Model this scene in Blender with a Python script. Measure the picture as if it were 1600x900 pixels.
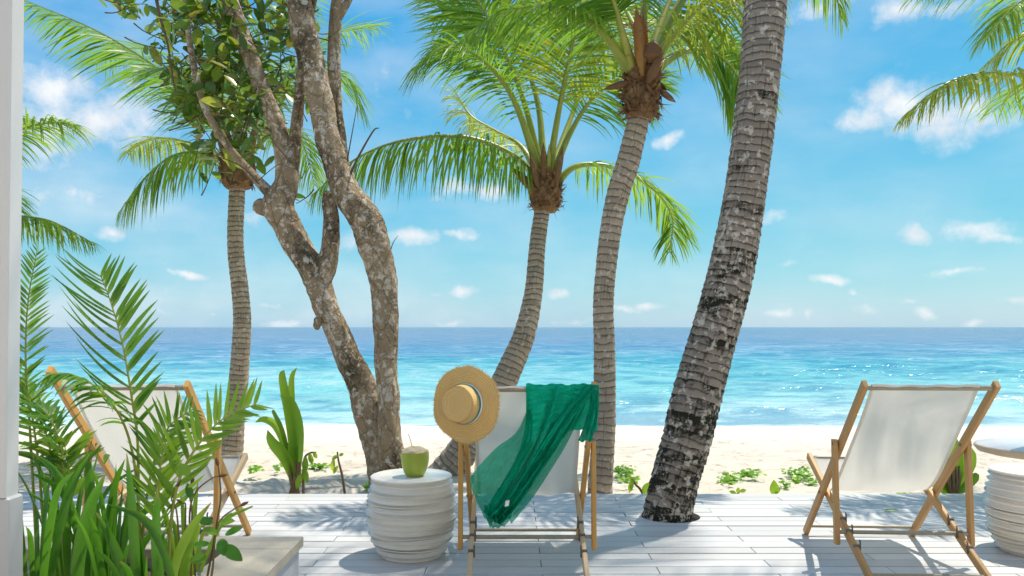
import bpy, math, random
import numpy as np
from mathutils import Vector

random.seed(7)
rng = np.random.default_rng(11)
SC = bpy.context.scene
COL = SC.collection
for _o in list(bpy.data.objects):
    bpy.data.objects.remove(_o)

# ------------------------------------------------------------------ camera, sun, sky, exposure
F, CX, HY, CAMH = 1280.0, 800.0, 511.0, 1.2
cam_data = bpy.data.cameras.new('camera')
cam = bpy.data.objects.new('camera', cam_data); COL.objects.link(cam)
cam.location = (0, 0, CAMH); cam.rotation_euler = (math.radians(90), 0, 0)
cam_data.sensor_width = 36.0; cam_data.lens = 36.0 * F / 1600.0
cam_data.shift_y = (HY - 450.0) / 1600.0
cam_data.clip_start = 0.05; cam_data.clip_end = 40000
cam_data.dof.use_dof = True; cam_data.dof.focus_distance = 4.3; cam_data.dof.aperture_fstop = 8.0
SC.camera = cam

SUN_DIR = Vector((0.34, 0.27, 1.0)).normalized()
sun_data = bpy.data.lights.new('sun', 'SUN')
sun_data.energy = 3.7; sun_data.angle = math.radians(0.55); sun_data.color = (1.0, 0.94, 0.84)
sun = bpy.data.objects.new('sun', sun_data); COL.objects.link(sun)
sun.rotation_euler = SUN_DIR.to_track_quat('Z', 'Y').to_euler(); sun.location = (6, 6, 14)

SC.view_settings.view_transform = 'Standard'; SC.view_settings.look = 'None'
SC.view_settings.gamma = 1.0; SC.view_settings.use_curve_mapping = False
SC.view_settings.exposure = 0.62
SC.cycles.use_denoising = True
SC.cycles.max_bounces = 10; SC.cycles.transparent_max_bounces = 24
SC.cycles.transmission_bounces = 6; SC.cycles.sample_clamp_indirect = 6.0

world = bpy.data.worlds.new('World'); SC.world = world; world.use_nodes = True


def cloud_world():
    nt = world.node_tree; N = nt.nodes; L = nt.links
    N.clear()
    out = N.new('ShaderNodeOutputWorld'); bg = N.new('ShaderNodeBackground'); bg.inputs[1].default_value = 0.10
    sky = N.new('ShaderNodeTexSky'); sky.sky_type = 'NISHITA'; sky.sun_disc = False
    sky.sun_elevation = math.asin(SUN_DIR.z); sky.sun_rotation = math.atan2(SUN_DIR.x, SUN_DIR.y)
    sky.air_density = 1.0; sky.dust_density = 0.3; sky.ozone_density = 2.2; sky.altitude = 0

    def M(op, a, b=None, c=None, clamp=False):
        n = N.new('ShaderNodeMath'); n.operation = op; n.use_clamp = clamp
        for i, v in enumerate((a, b, c)):
            if v is None: continue
            if isinstance(v, (int, float)): n.inputs[i].default_value = v
            else: L.new(v, n.inputs[i])
        return n.outputs[0]
    # tone response of the photograph, channel by channel, on the physical sky
    ss = N.new('ShaderNodeSeparateColor'); L.new(sky.outputs[0], ss.inputs[0]); sc_ = N.new('ShaderNodeCombineColor')
    for i, (g, k) in enumerate(((1.38, 3.2 / 7.0 ** 1.38), (.65, 4.85 / 7.1 ** .65), (.12, 5.5 / 7.0 ** .12))):
        L.new(M('MULTIPLY', M('POWER', ss.outputs[i], g), k), sc_.inputs[i])
    tc = N.new('ShaderNodeTexCoord'); sep = N.new('ShaderNodeSeparateXYZ'); L.new(tc.outputs['Generated'], sep.inputs[0])
    u = M('ARCTAN2', sep.outputs[0], sep.outputs[1]); v = M('ARCSINE', sep.outputs[2])
    comb = N.new('ShaderNodeCombineXYZ'); L.new(u, comb.inputs[0]); L.new(v, comb.inputs[1])
    # domain warp so that the puffs get ragged outlines
    wn = N.new('ShaderNodeTexNoise'); wn.inputs['Scale'].default_value = 16; wn.inputs['Detail'].default_value = 5
    L.new(comb.outputs[0], wn.inputs['Vector'])
    ws = N.new('ShaderNodeVectorMath'); ws.operation = 'SUBTRACT'; L.new(wn.outputs['Color'], ws.inputs[0]); ws.inputs[1].default_value = (.5, .5, .5)
    wm = N.new('ShaderNodeVectorMath'); wm.operation = 'MULTIPLY_ADD'; L.new(ws.outputs[0], wm.inputs[0])
    wm.inputs[1].default_value = (.05, .035, 0); L.new(comb.outputs[0], wm.inputs[2])
    blobs = [  # px, py, half width, half height, strength
        (1400, 165, 75, 40, 1.0), (1470, 190, 90, 36, 1.0), (1345, 190, 60, 22, .8), (1540, 195, 60, 26, .8),
        (1400, 15, 50, 20, .9), (1470, 8, 60, 16, .7), (1280, 10, 60, 26, .6),
        (90, 140, 60, 50, .85), (150, 190, 90, 50, .95), (60, 210, 70, 80, .75), (200, 170, 90, 70, .75), (100, 300, 90, 40, .55), (250, 300, 90, 40, .4), (600, 120, 90, 60, .3),
        (180, 366, 28, 18, .9), (240, 370, 22, 14, .4), (150, 305, 40, 22, .4),
        (775, 300, 42, 26, .95), (720, 290, 60, 20, .7), (650, 370, 48, 20, .95), (715, 365, 36, 13, .8), (690, 310, 30, 16, .4),
        (560, 375, 60, 20, .6), (400, 330, 40, 22, .6),
        (1040, 216, 34, 15, .85), (1205, 335, 26, 14, .8), (1195, 250, 24, 10, .35),
        (1420, 365, 30, 17, .9), (1520, 358, 62, 18, .9), (1570, 368, 40, 12, .7), (1352, 368, 18, 10, .4),
        (1300, 432, 30, 10, .9), (1230, 414, 32, 8, .6), (1490, 424, 60, 9, .6), (1150, 408, 20, 8, .4),
        (728, 457, 30, 9, .85), (872, 457, 28, 9, .8), (885, 372, 18, 8, .5), (686, 458, 18, 6, .4), (1010, 473, 30, 8, .7), (975, 480, 26, 7, .6),
        (298, 431, 32, 9, .9), (262, 457, 12, 10, .6), (255, 488, 30, 10, .6), (330, 490, 14, 9, .6), (425, 471, 26, 7, .6), (450, 500, 50, 9, .7),
        (1220, 490, 40, 11, .75), (1345, 488, 30, 12, .6), (1268, 490, 10, 10, .6), (1445, 492, 16, 12, .75), (1425, 475, 26, 7, .5), (1335, 455, 10, 8, .6), (1525, 505, 24, 8, .6),
        (1590, 470, 30, 8, .6), (700, 505, 60, 8, .5), (900, 505, 50, 8, .5), (540, 485, 40, 9, .4), (130, 505, 60, 9, .5),
    ]
    acc = None
    for px, py, a, b, s in blobs:
        u0 = math.atan((px - CX) / F); v0 = math.atan((HY - py) / F * math.cos(u0))
        sub = N.new('ShaderNodeVectorMath'); sub.operation = 'SUBTRACT'; L.new(wm.outputs[0], sub.inputs[0]); sub.inputs[1].default_value = (u0, v0, 0)
        mul = N.new('ShaderNodeVectorMath'); mul.operation = 'MULTIPLY'; L.new(sub.outputs[0], mul.inputs[0])
        mul.inputs[1].default_value = (F / a * .8, F / b * .8, 0)
        ln = N.new('ShaderNodeVectorMath'); ln.operation = 'LENGTH'; L.new(mul.outputs[0], ln.inputs[0])
        m = M('MULTIPLY_ADD', ln.outputs['Value'], -s, s)
        acc = m if acc is None else M('MAXIMUM', acc, m)
    # generic clouds for the unseen sky, cover raised to whiten the fill light
    gn = N.new('ShaderNodeTexNoise'); gn.inputs['Scale'].default_value = 3.2; gn.inputs['Detail'].default_value = 6
    L.new(tc.outputs['Generated'], gn.inputs['Vector'])
    away = M('SUBTRACT', M('ABSOLUTE', u), 0.62)
    away = M('MULTIPLY', M('MULTIPLY', away, 6, clamp=True), M('MULTIPLY', sep.outputs[2], 8, clamp=True))
    gen = M('MULTIPLY', M('MULTIPLY', M('SUBTRACT', gn.outputs['Fac'], 0.40), 4.0), away)
    acc = M('MAXIMUM', acc, gen)
    dn = N.new('ShaderNodeTexNoise'); dn.inputs['Scale'].default_value = 34; dn.inputs['Detail'].default_value = 8; dn.inputs['Roughness'].default_value = .62
    L.new(comb.outputs[0], dn.inputs['Vector'])
    dens = M('ADD', acc, M('MULTIPLY', M('SUBTRACT', dn.outputs['Fac'], 0.54), 1.5))
    mr = N.new('ShaderNodeMapRange'); mr.interpolation_type = 'SMOOTHSTEP'
    L.new(dens, mr.inputs[0]); mr.inputs[1].default_value = -0.06; mr.inputs[2].default_value = 1.0
    fac = M('MULTIPLY', mr.outputs[0], M('MULTIPLY', M('ADD', acc, .25), 1.5, clamp=True))
    fac = M('MULTIPLY', fac, .93)
    # faint veil
    vn = N.new('ShaderNodeTexNoise'); vn.inputs['Scale'].default_value = 5; vn.inputs['Detail'].default_value = 7
    vm = N.new('ShaderNodeMapping'); vm.inputs['Scale'].default_value = (1, 2.6, 1); L.new(comb.outputs[0], vm.inputs[0]); L.new(vm.outputs[0], vn.inputs['Vector'])
    veil = M('MULTIPLY', M('MULTIPLY', M('SUBTRACT', vn.outputs['Fac'], .36), 2.6, clamp=True), M('MULTIPLY_ADD', M('MULTIPLY', M('SUBTRACT', .25, u), 1.3, clamp=True), .26, .24))
    fac = M('MAXIMUM', fac, veil)
    mix = N.new('ShaderNodeMixRGB'); L.new(fac, mix.inputs[0]); L.new(sc_.outputs[0], mix.inputs[1])
    cn = N.new('ShaderNodeTexNoise'); cn.inputs['Scale'].default_value = 26; cn.inputs['Detail'].default_value = 5; L.new(comb.outputs[0], cn.inputs['Vector'])
    cc = N.new('ShaderNodeMixRGB'); L.new(M('MULTIPLY', M('SUBTRACT', cn.outputs['Fac'], .40), 3.2, clamp=True), cc.inputs[0])
    cc.inputs[1].default_value = (5.5, 5.75, 6.1, 1); cc.inputs[2].default_value = (6.9, 6.85, 6.8, 1); L.new(cc.outputs[0], mix.inputs[2])
    L.new(mix.outputs[0], bg.inputs[0]); L.new(bg.outputs[0], out.inputs[0])


cloud_world()

# ------------------------------------------------------------------ helpers


def P(px, py, Y):
    return np.array(((px - CX) / F * Y, Y, CAMH - (py - HY) / F * Y))


def tag(o, label=None, cat=None, group=None, kind=None):
    if label: o['label'] = label
    if cat: o['category'] = cat
    if group: o['group'] = group
    if kind: o['kind'] = kind
    return o


def empty(name, loc, label=None, cat=None, group=None, kind=None):
    o = bpy.data.objects.new(name, None); COL.objects.link(o); o.location = loc
    o.empty_display_size = .1
    return tag(o, label, cat, group, kind)


class MB:
    def __init__(s):
        s.v, s.f, s.uv, s.n = [], [], [], 0

    def add(s, v, f, uv=None):
        v = np.asarray(v, float).reshape(-1, 3); n0 = s.n
        s.v.append(v); s.f.extend([tuple(i + n0 for i in q) for q in f]); s.n += len(v)
        s.uv.append(np.zeros((len(v), 2)) if uv is None else np.asarray(uv, float))
        return s

    def mesh(s, name, mat, smooth=True, org=None):
        V = np.concatenate(s.v)
        if org is not None: V = V - np.asarray(org)
        UV = np.concatenate(s.uv)
        me = bpy.data.meshes.new(name)
        me.from_pydata(V.tolist(), [], s.f)
        ul = me.uv_layers.new(name='UVMap')
        idx = np.empty(len(me.loops), dtype=np.int32); me.loops.foreach_get('vertex_index', idx)
        ul.data.foreach_set('uv', UV[idx].astype(np.float32).ravel())
        if smooth: me.polygons.foreach_set('use_smooth', [True] * len(me.polygons))
        if mat is not None: me.materials.append(mat)
        me.update()
        return me

    def build(s, name, mat, parent=None, smooth=True, loc=None):
        """vertices are in world coordinates; a child is re-based on its parent's world position"""
        org = np.zeros(3)
        if parent is not None: org = wloc(parent)
        if loc is not None: org = np.asarray(loc, float)
        me = s.mesh(name, mat, smooth, org)
        o = bpy.data.objects.new(name, me); COL.objects.link(o)
        if parent is not None:
            o.parent = parent; o.location = tuple(org - wloc(parent))
        else: o.location = tuple(org)
        return o


def wloc(o):
    p = np.zeros(3)
    while o is not None:
        p += np.array(o.location); o = o.parent
    return p


def nrm(a):
    a = np.asarray(a, float); return a / (np.linalg.norm(a, axis=-1, keepdims=True) + 1e-12)


def spline(pts, n):
    pts = np.asarray(pts, float); m = len(pts)
    ext = np.vstack([2 * pts[0] - pts[1], pts, 2 * pts[-1] - pts[-2]])
    out = []
    for t in np.linspace(0, m - 1 - 1e-9, n):
        i = int(t); u = t - i; a, b, c, d = ext[i:i + 4]
        out.append(.5 * ((2 * b) + (c - a) * u + (2 * a - 5 * b + 4 * c - d) * u * u + (-a + 3 * b - 3 * c + d) * u ** 3))
    return np.array(out)


def frames(path):
    T = nrm(np.gradient(path, axis=0)); N = np.zeros_like(T)
    ref = np.array([1., 0, 0]) if abs(T[0][0]) < .9 else np.array([0, 1., 0])
    n = nrm(ref - ref.dot(T[0]) * T[0])
    for i in range(len(T)):
        n = nrm(n - n.dot(T[i]) * T[i]); N[i] = n
    return T, N, np.cross(T, N)


def tube(mb, path, radii, sides=10, disp=None, cap=True, vscale=1.0):
    """swept tube; disp(s, theta) multiplies the radius; uv = (theta/2pi, length)"""
    path = np.asarray(path, float); n = len(path)
    radii = np.broadcast_to(np.asarray(radii, float), (n,))
    T, N, B = frames(path)
    s = np.concatenate([[0], np.cumsum(np.linalg.norm(np.diff(path, axis=0), axis=1))])
    th = np.linspace(0, 2 * np.pi, sides + 1)
    S, TH = np.meshgrid(s, th, indexing='ij')
    R = radii[:, None] * (np.ones_like(S) if disp is None else disp(S, TH))
    V = path[:, None, :] + R[..., None] * (np.cos(TH)[..., None] * N[:, None, :] + np.sin(TH)[..., None] * B[:, None, :])
    k = sides + 1
    f = [(i * k + j, i * k + j + 1, (i + 1) * k + j + 1, (i + 1) * k + j) for i in range(n - 1) for j in range(sides)]
    uv = np.stack([TH / (2 * np.pi), S * vscale], -1).reshape(-1, 2)
    mb.add(V.reshape(-1, 3), f, uv)
    if cap:
        for i, fl in ((0, True), (n - 1, False)):
            ring = V[i, :-1]
            q = tuple(range(sides)); q = q[::-1] if fl else q
            mb.add(ring, [q], uv[i * k:i * k + sides])
    return mb


def beam(mb, p0, p1, w, t, side=(1, 0, 0), ch=.004, ends=True):
    """timber with chamfered edges; w along side, t across"""
    p0, p1 = np.asarray(p0, float), np.asarray(p1, float)
    d = nrm(p1 - p0); L = np.linalg.norm(p1 - p0)
    a = nrm(np.asarray(side, float) - np.dot(side, d) * d); b = np.cross(d, a)
    W, H = w / 2, t / 2
    prof = [(-W + ch, -H), (W - ch, -H), (W, -H + ch), (W, H - ch), (W - ch, H), (-W + ch, H), (-W, H - ch), (-W, -H + ch)]
    rings = [(0, .86), (ch, 1), (L - ch, 1), (L, .86)]
    V = []; uv = []
    per = [0, w, w + ch, w + t, w + t + ch, 2 * w + t, 2 * w + t + ch, 2 * w + 2 * t]
    off = random.random() * 5
    for s, k in rings:
        for (x, y), pp in zip(prof, per):
            V.append(p0 + d * s + (a * x + b * y) * k); uv.append((pp + off, s + off * 3))
    f = [(i * 8 + j, i * 8 + (j + 1) % 8, (i + 1) * 8 + (j + 1) % 8, (i + 1) * 8 + j) for i in range(3) for j in range(8)]
    f += [tuple(range(7, -1, -1)), tuple(range(24, 32))]
    return mb.add(V, f, uv)


def box(mb, x0, x1, y0, y1, z0, z1):
    V = [(x, y, z) for x in (x0, x1) for y in (y0, y1) for z in (z0, z1)]
    f = [(0, 1, 3, 2), (4, 6, 7, 5), (0, 4, 5, 1), (2, 3, 7, 6), (0, 2, 6, 4), (1, 5, 7, 3)]
    uv = [(v[0] + v[2], v[1] + v[2]) for v in V]
    return mb.add(V, f, uv)


def lathe(mb, prof, c, sides=48, axis=None, wob=None):
    """prof: (r, z) list about a vertical axis at c"""
    prof = np.asarray(prof, float); n = len(prof)
    th = np.linspace(0, 2 * np.pi, sides + 1)
    R = prof[:, 0][:, None] * np.ones_like(th); Z = prof[:, 1][:, None] * np.ones_like(th)
    TH = np.broadcast_to(th, R.shape)
    if wob is not None: R, Z = wob(R, Z, TH)
    V = np.stack([R * np.cos(TH), R * np.sin(TH), Z], -1)
    if axis is not None:
        ax = nrm(axis); a = nrm(np.cross((0, 0, 1), ax)); b = np.cross(ax, a)
        V = V[..., 0:1] * a + V[..., 1:2] * b + V[..., 2:3] * ax
    V = V + np.asarray(c, float)
    k = sides + 1
    f = [(i * k + j, i * k + j + 1, (i + 1) * k + j + 1, (i + 1) * k + j) for i in range(n - 1) for j in range(sides)]
    uv = np.stack([TH / (2 * np.pi), np.broadcast_to(np.arange(n)[:, None] / n, TH.shape)], -1).reshape(-1, 2)
    return mb.add(V.reshape(-1, 3), f, uv)


# ------------------------------------------------------------------ materials
class NT:
    def __init__(s, name):
        s.m = bpy.data.materials.new(name); s.m.use_nodes = True; s.t = s.m.node_tree
        s.N, s.L = s.t.nodes, s.t.links; s.N.clear()
        s.out = s.N.new('ShaderNodeOutputMaterial')

    def put(s, sock, v):
        if v is None: return
        if isinstance(v, bpy.types.NodeSocket): s.L.new(v, sock)
        elif isinstance(v, tuple) and len(v) == 3 and sock.type == 'RGBA': sock.default_value = (*v, 1)
        else: sock.default_value = v

    def node(s, t, **kw):
        n = s.N.new(t)
        for k, v in kw.items(): setattr(n, k, v)
        return n

    def math(s, op, a, b=None, clamp=False):
        n = s.node('ShaderNodeMath', operation=op, use_clamp=clamp); s.put(n.inputs[0], a); s.put(n.inputs[1], b)
        return n.outputs[0]

    def coord(s, kind='Object', scale=(1, 1, 1), loc=(0, 0, 0)):
        tc = s.node('ShaderNodeTexCoord'); mp = s.node('ShaderNodeMapping')
        s.L.new(tc.outputs[kind], mp.inputs[0]); mp.inputs['Scale'].default_value = scale; mp.inputs['Location'].default_value = loc
        return mp.outputs[0]

    def noise(s, vec, scale, detail=4, rough=.55, dist=0):
        n = s.node('ShaderNodeTexNoise'); s.put(n.inputs['Vector'], vec); s.put(n.inputs['Scale'], scale)
        s.put(n.inputs['Detail'], detail); s.put(n.inputs['Roughness'], rough); s.put(n.inputs['Distortion'], dist)
        return n.outputs['Fac']

    def voro(s, vec, scale, feature='F1', out='Distance', rnd=1.0):
        n = s.node('ShaderNodeTexVoronoi', feature=feature); s.put(n.inputs['Vector'], vec); s.put(n.inputs['Scale'], scale); s.put(n.inputs['Randomness'], rnd)
        return n.outputs[out]

    def ramp(s, fac, stops, interp='LINEAR'):
        n = s.node('ShaderNodeValToRGB'); cr = n.color_ramp; cr.interpolation = interp
        while len(cr.elements) < len(stops): cr.elements.new(.5)
        for e, (p, c) in zip(cr.elements, stops):
            e.position = p; e.color = (*c, 1) if isinstance(c, tuple) else (c, c, c, 1)
        s.put(n.inputs[0], fac)
        return n.outputs[0]

    def mix(s, fac, a, b, mode='MIX'):
        n = s.node('ShaderNodeMixRGB', blend_type=mode); s.put(n.inputs[0], fac); s.put(n.inputs[1], a); s.put(n.inputs[2], b)
        return n.outputs[0]

    def bump(s, h, strength=.4, dist=.01, normal=None):
        n = s.node('ShaderNodeBump'); s.put(n.inputs['Height'], h); n.inputs['Strength'].default_value = strength; n.inputs['Distance'].default_value = dist
        if normal is not None: s.L.new(normal, n.inputs['Normal'])
        return n.outputs[0]

    def princ(s, col, rough=.6, normal=None, spec=.4, sheen=None, coat=None):
        n = s.node('ShaderNodeBsdfPrincipled'); s.put(n.inputs['Base Color'], col); s.put(n.inputs['Roughness'], rough)
        n.inputs['Specular IOR Level'].default_value = spec
        if normal is not None: s.L.new(normal, n.inputs['Normal'])
        if coat: n.inputs['Coat Weight'].default_value = coat
        return n.outputs[0]

    def done(s, sh):
        s.L.new(sh, s.out.inputs[0]); return s.m

    def mixs(s, fac, a, b):
        n = s.node('ShaderNodeMixShader'); s.put(n.inputs[0], fac); s.L.new(a, n.inputs[1]); s.L.new(b, n.inputs[2])
        return n.outputs[0]

    def transl(s, col, normal=None):
        n = s.node('ShaderNodeBsdfTranslucent'); s.put(n.inputs[0], col)
        return n.outputs[0]


def leaf_mat(name, cols, tcol, tfac=.45, rough=.38, spec=.5, tip=0.0):
    """uv.x = random per leaf, uv.y = position along it"""
    m = NT(name); tc = m.node('ShaderNodeTexCoord'); sp = m.node('ShaderNodeSeparateXYZ'); m.L.new(tc.outputs['UV'], sp.inputs[0])
    n = m.noise(m.coord('Object'), 9, 3)
    oi = m.node('ShaderNodeObjectInfo'); r = m.math('FRACT', m.math('ADD', sp.outputs[0], oi.outputs['Random']))
    f = m.math('ADD', m.math('MULTIPLY', r, .85), m.math('MULTIPLY', m.math('SUBTRACT', n, .5), .9))
    k = len(cols)
    c = m.ramp(f, [(.08 + .84 * i / (k - 1), cc) for i, cc in enumerate(cols)])
    if tip:
        tn = m.math('ADD', sp.outputs[1], m.math('MULTIPLY', m.math('SUBTRACT', r, .5), .16))
        c = m.mix(m.math('MULTIPLY', m.math('SUBTRACT', tn, 1 - tip, True), 14, True), c, (.30, .20, .07))
        c = m.mix(m.math('MULTIPLY', m.math('SUBTRACT', .22, sp.outputs[1], True), 3.0, True), c, (.30, .40, .10))
        sn = m.math('MULTIPLY', m.math('SUBTRACT', m.noise(m.coord('Object'), 55, 4, .7), .64, True), 9, True)
        c = m.mix(m.math('MULTIPLY', sn, .5), c, (.22, .20, .05))
    t = m.mix(.5, c, tcol)
    a = m.princ(c, rough, None, spec); b = m.transl(t)
    return m.done(m.mixs(tfac, a, b))


def wood_mat(name, c1, c2, rough=.5):
    m = NT(name); v = m.coord('UV', (26, 1.6, 1)); v2 = m.coord('UV', (90, 5, 1))
    g = m.noise(v, 3, 5, .6, 1.2); h = m.noise(v2, 3, 3, .6)
    w = m.noise(m.coord('Object'), 7, 3)
    c = m.mix(g, c1, c2); c = m.mix(m.math('MULTIPLY', h, .35), c, (c1[0] * .5, c1[1] * .45, c1[2] * .4))
    c = m.mix(m.math('MULTIPLY', m.math('SUBTRACT', w, .5, True), 1.6), c, (c2[0] * .8, c2[1] * .85, c2[2] * 1.0))
    return m.done(m.princ(c, rough, m.bump(h, .25, .002), .35))


def simple(name, col, rough=.5, spec=.4, nscale=30, var=.15, bump=.0, metal=0):
    m = NT(name); n = m.noise(m.coord('Object'), nscale, 4)
    c = m.mix(n, tuple(x * (1 - var) for x in col), tuple(min(1, x * (1 + var)) for x in col))
    return m.done(m.princ(c, rough, m.bump(n, bump, .004) if bump else None, spec))


def m_sand():
    m = NT('sand'); o = m.coord('Object')
    fine = m.noise(o, 60, 5, .7); mid = m.noise(m.coord('Object', (.7, 1.9, 1)), 2.0, 6, .68, .4); big = m.noise(m.coord('Object', (.35, .8, 1)), .6, 3)
    c = m.mix(mid, (.46, .39, .30), (.73, .66, .57))
    c = m.mix(m.math('MULTIPLY', m.math('SUBTRACT', .42, mid, True), 5.0, True), c, (.27, .20, .135))
    flecks = m.math('MULTIPLY', m.math('SUBTRACT', m.noise(m.coord('Object', (1, .9, 1)), 5.5, 5, .7), .555, True), 9, True)
    c = m.mix(m.math('MULTIPLY', flecks, .7), c, (.22, .165, .11))
    # the strip washed by the waves is clean and pale; the dry band before it keeps more dark flecks
    sp = m.node('ShaderNodeSeparateXYZ'); m.L.new(o, sp.inputs[0])
    wash = m.math('MULTIPLY', m.math('SUBTRACT', m.math('ADD', sp.outputs[1], m.math('MULTIPLY', m.math('SUBTRACT', big, .5), 4)), 11.5), .16, True)
    c = m.mix(m.math('MULTIPLY', wash, .9), c, (.66, .61, .53))
    c = m.mix(m.math('MULTIPLY', fine, .2), c, (.66, .60, .51))
    h = m.math('ADD', m.math('MULTIPLY', mid, .7), m.math('MULTIPLY', fine, .25))
    return m.done(m.princ(c, .92, m.bump(h, .7, .06), .1))


def m_sea():
    m = NT('sea_water'); o = m.coord('Object')
    sp = m.node('ShaderNodeSeparateXYZ'); m.L.new(o, sp.inputs[0])
    big = m.noise(m.coord('Object', (.012, .03, 1)), 1.0, 4, .6)
    patch = m.noise(m.coord('Object', (.07, .12, 1)), 1.0, 5, .62)
    lg = m.math('LOGARITHM', m.math('MAXIMUM', sp.outputs[1], 5), 10)
    t = m.math('ADD', lg, m.math('MULTIPLY', m.math('SUBTRACT', big, .5), .35))
    t = m.math('ADD', t, m.math('MULTIPLY', m.math('SUBTRACT', patch, .5), .30))
    t = m.math('DIVIDE', m.math('SUBTRACT', t, 1.28), 1.7)
    c = m.ramp(t, [(0, (.66, .72, .67)), (.06, (.50, .67, .63)), (.15, (.19, .51, .49)), (.25, (.05, .33, .39)), (.37, (.025, .16, .32)), (.52, (.03, .085, .24)), (.8, (.025, .045, .16))])
    w1 = m.noise(m.coord('Object', (.55, .66, 1)), 1.0, 5, .64, .4)
    w2 = m.noise(m.coord('Object', (1.5, 2.2, 1)), 1.0, 4, .6, .3)
    w3 = m.noise(m.coord('Object', (.075, .085, 1)), 1.0, 6, .66, .3)
    h = m.math('ADD', m.math('MULTIPLY', w1, .9), m.math('MULTIPLY', w2, .26)); h = m.math('ADD', h, m.math('MULTIPLY', w3, 4.0))
    # water seen through the steep wave faces is deeper in colour, the crests paler
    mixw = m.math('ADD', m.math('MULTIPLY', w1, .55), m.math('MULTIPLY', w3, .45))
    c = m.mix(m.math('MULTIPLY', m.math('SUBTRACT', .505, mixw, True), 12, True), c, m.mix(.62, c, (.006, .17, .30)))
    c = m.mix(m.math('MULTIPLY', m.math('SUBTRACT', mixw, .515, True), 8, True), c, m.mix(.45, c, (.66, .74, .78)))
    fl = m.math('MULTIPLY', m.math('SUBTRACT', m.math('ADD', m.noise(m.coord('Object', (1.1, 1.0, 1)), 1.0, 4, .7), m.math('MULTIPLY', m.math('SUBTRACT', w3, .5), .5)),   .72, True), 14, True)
    c = m.mix(fl, c, (.9, .92, .92))  # sun sparkle put into the colour as sparse white flecks
    fo = m.noise(m.coord('Object', (.5, 1.6, 1)), 1.0, 7, .72, .6)
    edge = m.math('ADD', sp.outputs[1], m.math('MULTIPLY', m.math('SUBTRACT', m.noise(m.coord('Object', (.12, .3, 1)), 1, 3), .5), 2.6))
    near = m.math('MULTIPLY', m.math('SUBTRACT', 20.9, edge), .9, True)
    lace = m.math('MULTIPLY', m.math('SUBTRACT', m.math('ADD', fo, m.math('MULTIPLY', near, .30)), .70, True), 7, True)
    c = m.mix(lace, c, (.84, .87, .86))
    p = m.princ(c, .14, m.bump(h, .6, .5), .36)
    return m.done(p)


def m_deck():
    m = NT('deck_paint')
    oi = m.node('ShaderNodeObjectInfo')
    tc = m.node('ShaderNodeTexCoord'); va = m.node('ShaderNodeVectorMath', operation='ADD'); m.L.new(tc.outputs['Object'], va.inputs[0])
    sc = m.node('ShaderNodeVectorMath', operation='SCALE'); cb = m.node('ShaderNodeCombineXYZ')
    for i in range(3): m.L.new(oi.outputs['Random'], cb.inputs[i])
    m.L.new(cb.outputs[0], sc.inputs[0]); sc.inputs['Scale'].default_value = 40; m.L.new(sc.outputs[0], va.inputs[1])
    mp = m.node('ShaderNodeMapping'); m.L.new(va.outputs[0], mp.inputs[0]); mp.inputs['Scale'].default_value = (1.5, 38, 1)
    g = m.noise(mp.outputs[0], 1.6, 6, .65, .4); st = m.noise(va.outputs[0], 3.2, 4, .6)
    c = m.mix(oi.outputs['Random'], (.48, .47, .455), (.60, .59, .575))
    c = m.mix(m.math('MULTIPLY', m.math('SUBTRACT', g, .5, True), 1.8, True), c, (.43, .42, .41))
    c = m.mix(m.math('MULTIPLY', m.math('SUBTRACT', st, .56, True), 1.6, True), c, (.46, .43, .38))
    return m.done(m.princ(c, .5, m.bump(g, .3, .003), .35))


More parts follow.
